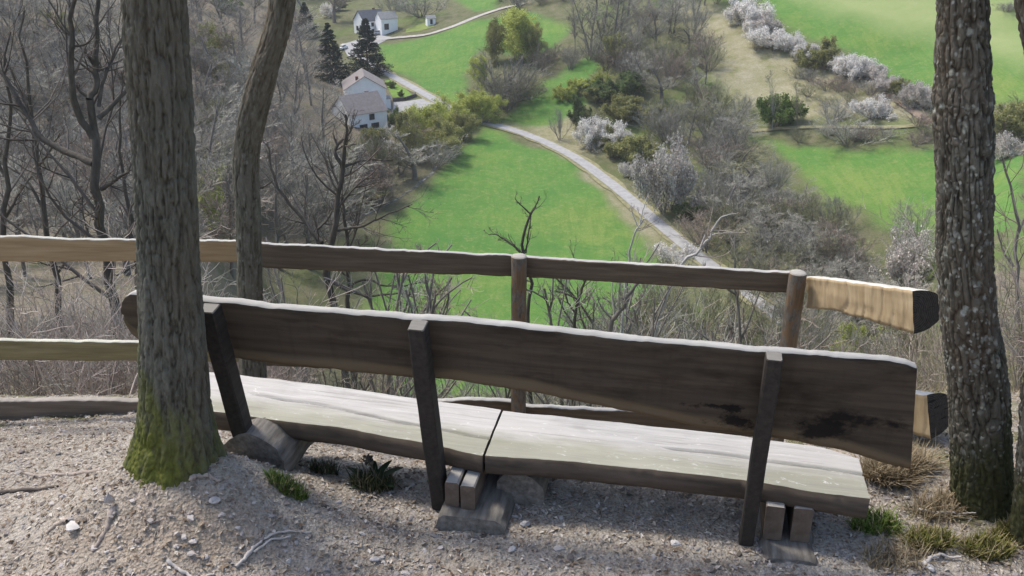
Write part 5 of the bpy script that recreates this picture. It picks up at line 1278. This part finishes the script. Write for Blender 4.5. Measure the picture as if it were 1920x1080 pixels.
ground_line('stick', [(435, 1015), (465, 1000), (485, 990), (530, 996), (585, 998)], .008, .003, 'stick', 'forked pale stick lying on the ground left of the bench', 'stick', .008, [[(470, 1000), (505, 1002), (545, 1004)]])
ground_line('stick', [(308, 1020), (345, 1005), (390, 996)], .008, .004, 'stick', 'short pale stick in front of the thick trunk', 'stick', .006)
ground_line('root', [(215, 960), (200, 985), (185, 1010), (172, 1035)], .014, .004, 'root', 'twisted root coming out of the mound towards the viewer', 'root', .002)
ground_line('root', [(130, 975), (105, 985), (88, 1000)], .012, .005, 'root', 'short root beside the white slab-shaped stone', 'root', .002)
ground_line('stick', [(1720, 965), (1790, 970), (1860, 974)], .004, .002, 'stick', 'thin reddish twig lying before the lichen-spotted tree', 'stick', .03)
ground_line('stick', [(1735, 1060), (1745, 1050), (1762, 1045), (1800, 1050)], .008, .004, 'stick', 'bleached knobbly stick at the lower right corner', 'stick', .015)
# grass
def tuft(name, px, py, rad_px, n, L, mat, label, spread=.6, dark=False, squash=.6):
    p = on_ground(px, py); dp = depth_of(p); R = rad_px * dp / FOC; acc = Acc()
    a = rng.random(n) * 6.283; q = np.sqrt(rng.random(n)) * R
    bx, by = p[0] + q * np.cos(a), p[1] + q * np.sin(a) * squash; bz = ground_z(bx, by) - .01
    d = rng.random(n) * 6.283; le = L * (.5 + .7 * rng.random(n)); sp_ = spread * rng.random(n) ** .7
    dx, dy = np.cos(d) * np.sin(sp_), np.sin(d) * np.sin(sp_); dz = np.cos(sp_)
    w = .0022 + .0015 * rng.random(n); sx, sy = -np.sin(d) * w, np.cos(d) * w
    B = np.stack([bx, by, bz], 1); D = np.stack([dx, dy, dz], 1); Sv = np.stack([sx, sy, 0 * sx], 1)
    M1 = B + D * (le * .55)[:, None]; D2 = D + np.array([0, 0, -.55]) * rng.random((n, 1)) + .25 * np.stack([np.cos(d), np.sin(d), 0 * d], 1); T_ = M1 + D2 * (le * .5)[:, None]
    V = np.stack([B - Sv, B + Sv, M1 + Sv * .8, M1 - Sv * .8, T_], 1) - p
    k = np.arange(n)[:, None] * 5
    acc.add(V.reshape(-1, 3), np.concatenate([k, k + 1, k + 2, k + 3], 1), np.concatenate([k + 3, k + 2, k + 4], 1))
    o = obj(name, acc.mesh(name, [MT[mat]], False)); o.location = tuple(p); tag(o, label, 'grass tuft')
tuft('grass_tuft', 540, 918, 34, 700, .06, 'grass_green', 'bright green grass tuft at the right foot of the thick mossy trunk')
MT['grass_dark'] = blade_mat('grass_dark', (.025, .03, .014), (.085, .095, .045), (.26, .21, .13), .7)
tuft('grass_tuft', 700, 915, 40, 500, .10, 'grass_dark', 'dark grass tuft under the left seat, around the broad-leaved plant')
tuft('grass_tuft', 607, 885, 26, 260, .07, 'grass_dark', 'small dark dry tuft between the left support log and the plant')
tuft('grass_tuft', 1660, 900, 44, 800, .16, 'grass_dry', 'straw-coloured tussock beside the right end of the bench', .9)
tuft('grass_tuft', 1700, 880, 40, 600, .14, 'grass_dry', 'straw-coloured tussock close behind the bench end', .9)
tuft('grass_tuft', 1640, 985, 45, 500, .08, 'grass_green', 'green grass patch right of the right bench support', .9)
tuft('grass_tuft', 1740, 1020, 45, 1100, .07, 'grass_moss', 'olive moss cushion between the bench and the lichen-spotted tree', .8)
tuft('grass_tuft', 1850, 1035, 45, 900, .07, 'grass_moss', 'olive moss cushion in front of the lichen-spotted tree', .8)
tuft('grass_tuft', 1890, 1000, 30, 500, .06, 'grass_moss', 'small moss cushion at the foot of the edge trunk', .8)
tuft('grass_tuft', 1760, 960, 50, 400, .10, 'grass_dry', 'thin dry grass at the left foot of the lichen-spotted tree', 1.0)
tuft('grass_tuft', 1680, 1050, 60, 300, .08, 'grass_dry', 'thin dry grass along the lower right corner', 1.0)
n = 9000; x = 1.55 + 1.9 * rng.random(n); y = 2.7 + 2.2 * rng.random(n) ; keep = rng.random(n) < ss(x, 1.4, 2.2) * (.5 + .5 * fbm(x * 3, y * 3, 2.0, 2)); x, y = x[keep], y[keep]; n = len(x)
d = rng.random(n) * 6.283; le = .03 + .07 * rng.random(n); acc = Acc(); B = np.stack([x, y, ground_z(x, y) - .005], 1); D = np.stack([np.cos(d), np.sin(d), .3 + rng.random(n)], 1); w = .002; Sv = np.stack([-np.sin(d) * w, np.cos(d) * w, 0 * d], 1)
V = np.stack([B - Sv, B + Sv, B + D * le[:, None]], 1); acc.add(V.reshape(-1, 3), None, np.arange(n * 3).reshape(n, 3))
gd = Mat('sparse_grass', .9, .1); gd.col(gd.ramp(gd.island(), [(0.0, (.09, .10, .03)), (.4, (.20, .16, .08)), (1.0, (.42, .35, .23))])); MT['sparse'] = gd.m
tag(obj('dry_grass', acc.mesh('dry_grass', [MT['sparse']], False)), 'sparse dry grass on the bank at the right', 'grass', kind='stuff')
# broad-leaved plant under the bench
pp = on_ground(700, 915); pl = empty('plant', tuple(pp)); tag(pl, 'small dark broad-leaved plant with a thin stem under the left seat', 'plant')
def leaf_blade(L, w, az, el, z0=0.0):
    t = np.linspace(0, 1, 8); wd = w * np.sin(np.pi * np.clip(t * .92 + .04, 0, 1)) ** .8; e = el - 1.0 * t
    st = np.concatenate([[0], np.cumsum(np.cos(e[:-1]))]) / 7 * L; zt = np.concatenate([[0], np.cumsum(np.sin(e[:-1]))]) / 7 * L + z0
    c_, s_ = math.cos(az), math.sin(az); V = np.zeros((8, 3, 3))
    for j, k in enumerate((-1, 0, 1)):
        V[:, j, 0] = st * c_ - wd * k * s_; V[:, j, 1] = st * s_ + wd * k * c_; V[:, j, 2] = zt + (.15 * wd if k else 0)
    return V.reshape(-1, 3), grid_quads(8, 3)
for az, L, w, el in [(.2, .17, .022, 1.0), (.7, .15, .02, 1.2), (2.6, .16, .018, .8), (-.5, .13, .02, .8), (1.6, .13, .02, 1.1), (3.6, .12, .016, .7)]:
    a = Acc(); a.add(*leaf_blade(L, w, az, el)); obj('leaf', a.mesh('plant_leaf', [plain_mat('dark_leaf', (.018, .035, .014), .6, .2, 30, .3)]), pl)
a = Acc(); P = np.stack([np.interp(np.linspace(0, 1, 10), [0, .5, 1], [0, .01, -.015]), np.zeros(10), np.linspace(0, .15, 10)], 1)[None]; tube_batch(P, .004 * np.ones((1, 10)), 6, a)
leaves(np.array([[-.012, 0, .15]]) + .012 * rng.normal(size=(30, 3)), .03, rng, a); obj('stem', a.mesh('plant_stem', [MT['bark_dark']]), pl)

# ------------------------------------------------------------------ the hazy air of the valley
hz = bpy.data.materials.new('haze'); hz.use_nodes = True; hn = hz.node_tree.nodes; hn.clear()
pv = hn.new('ShaderNodeVolumePrincipled'); pv.inputs['Color'].default_value = (.95, .95, .93, 1); pv.inputs['Density'].default_value = .00018
ho = hn.new('ShaderNodeOutputMaterial'); hz.node_tree.links.new(pv.outputs[0], ho.inputs['Volume'])
a = Acc(); a.box((-620, -20, -90), (620, 680, 14)); tag(obj('haze', a.mesh('haze', [hz], False)), 'thin pale haze in the valley air', 'haze', kind='stuff')
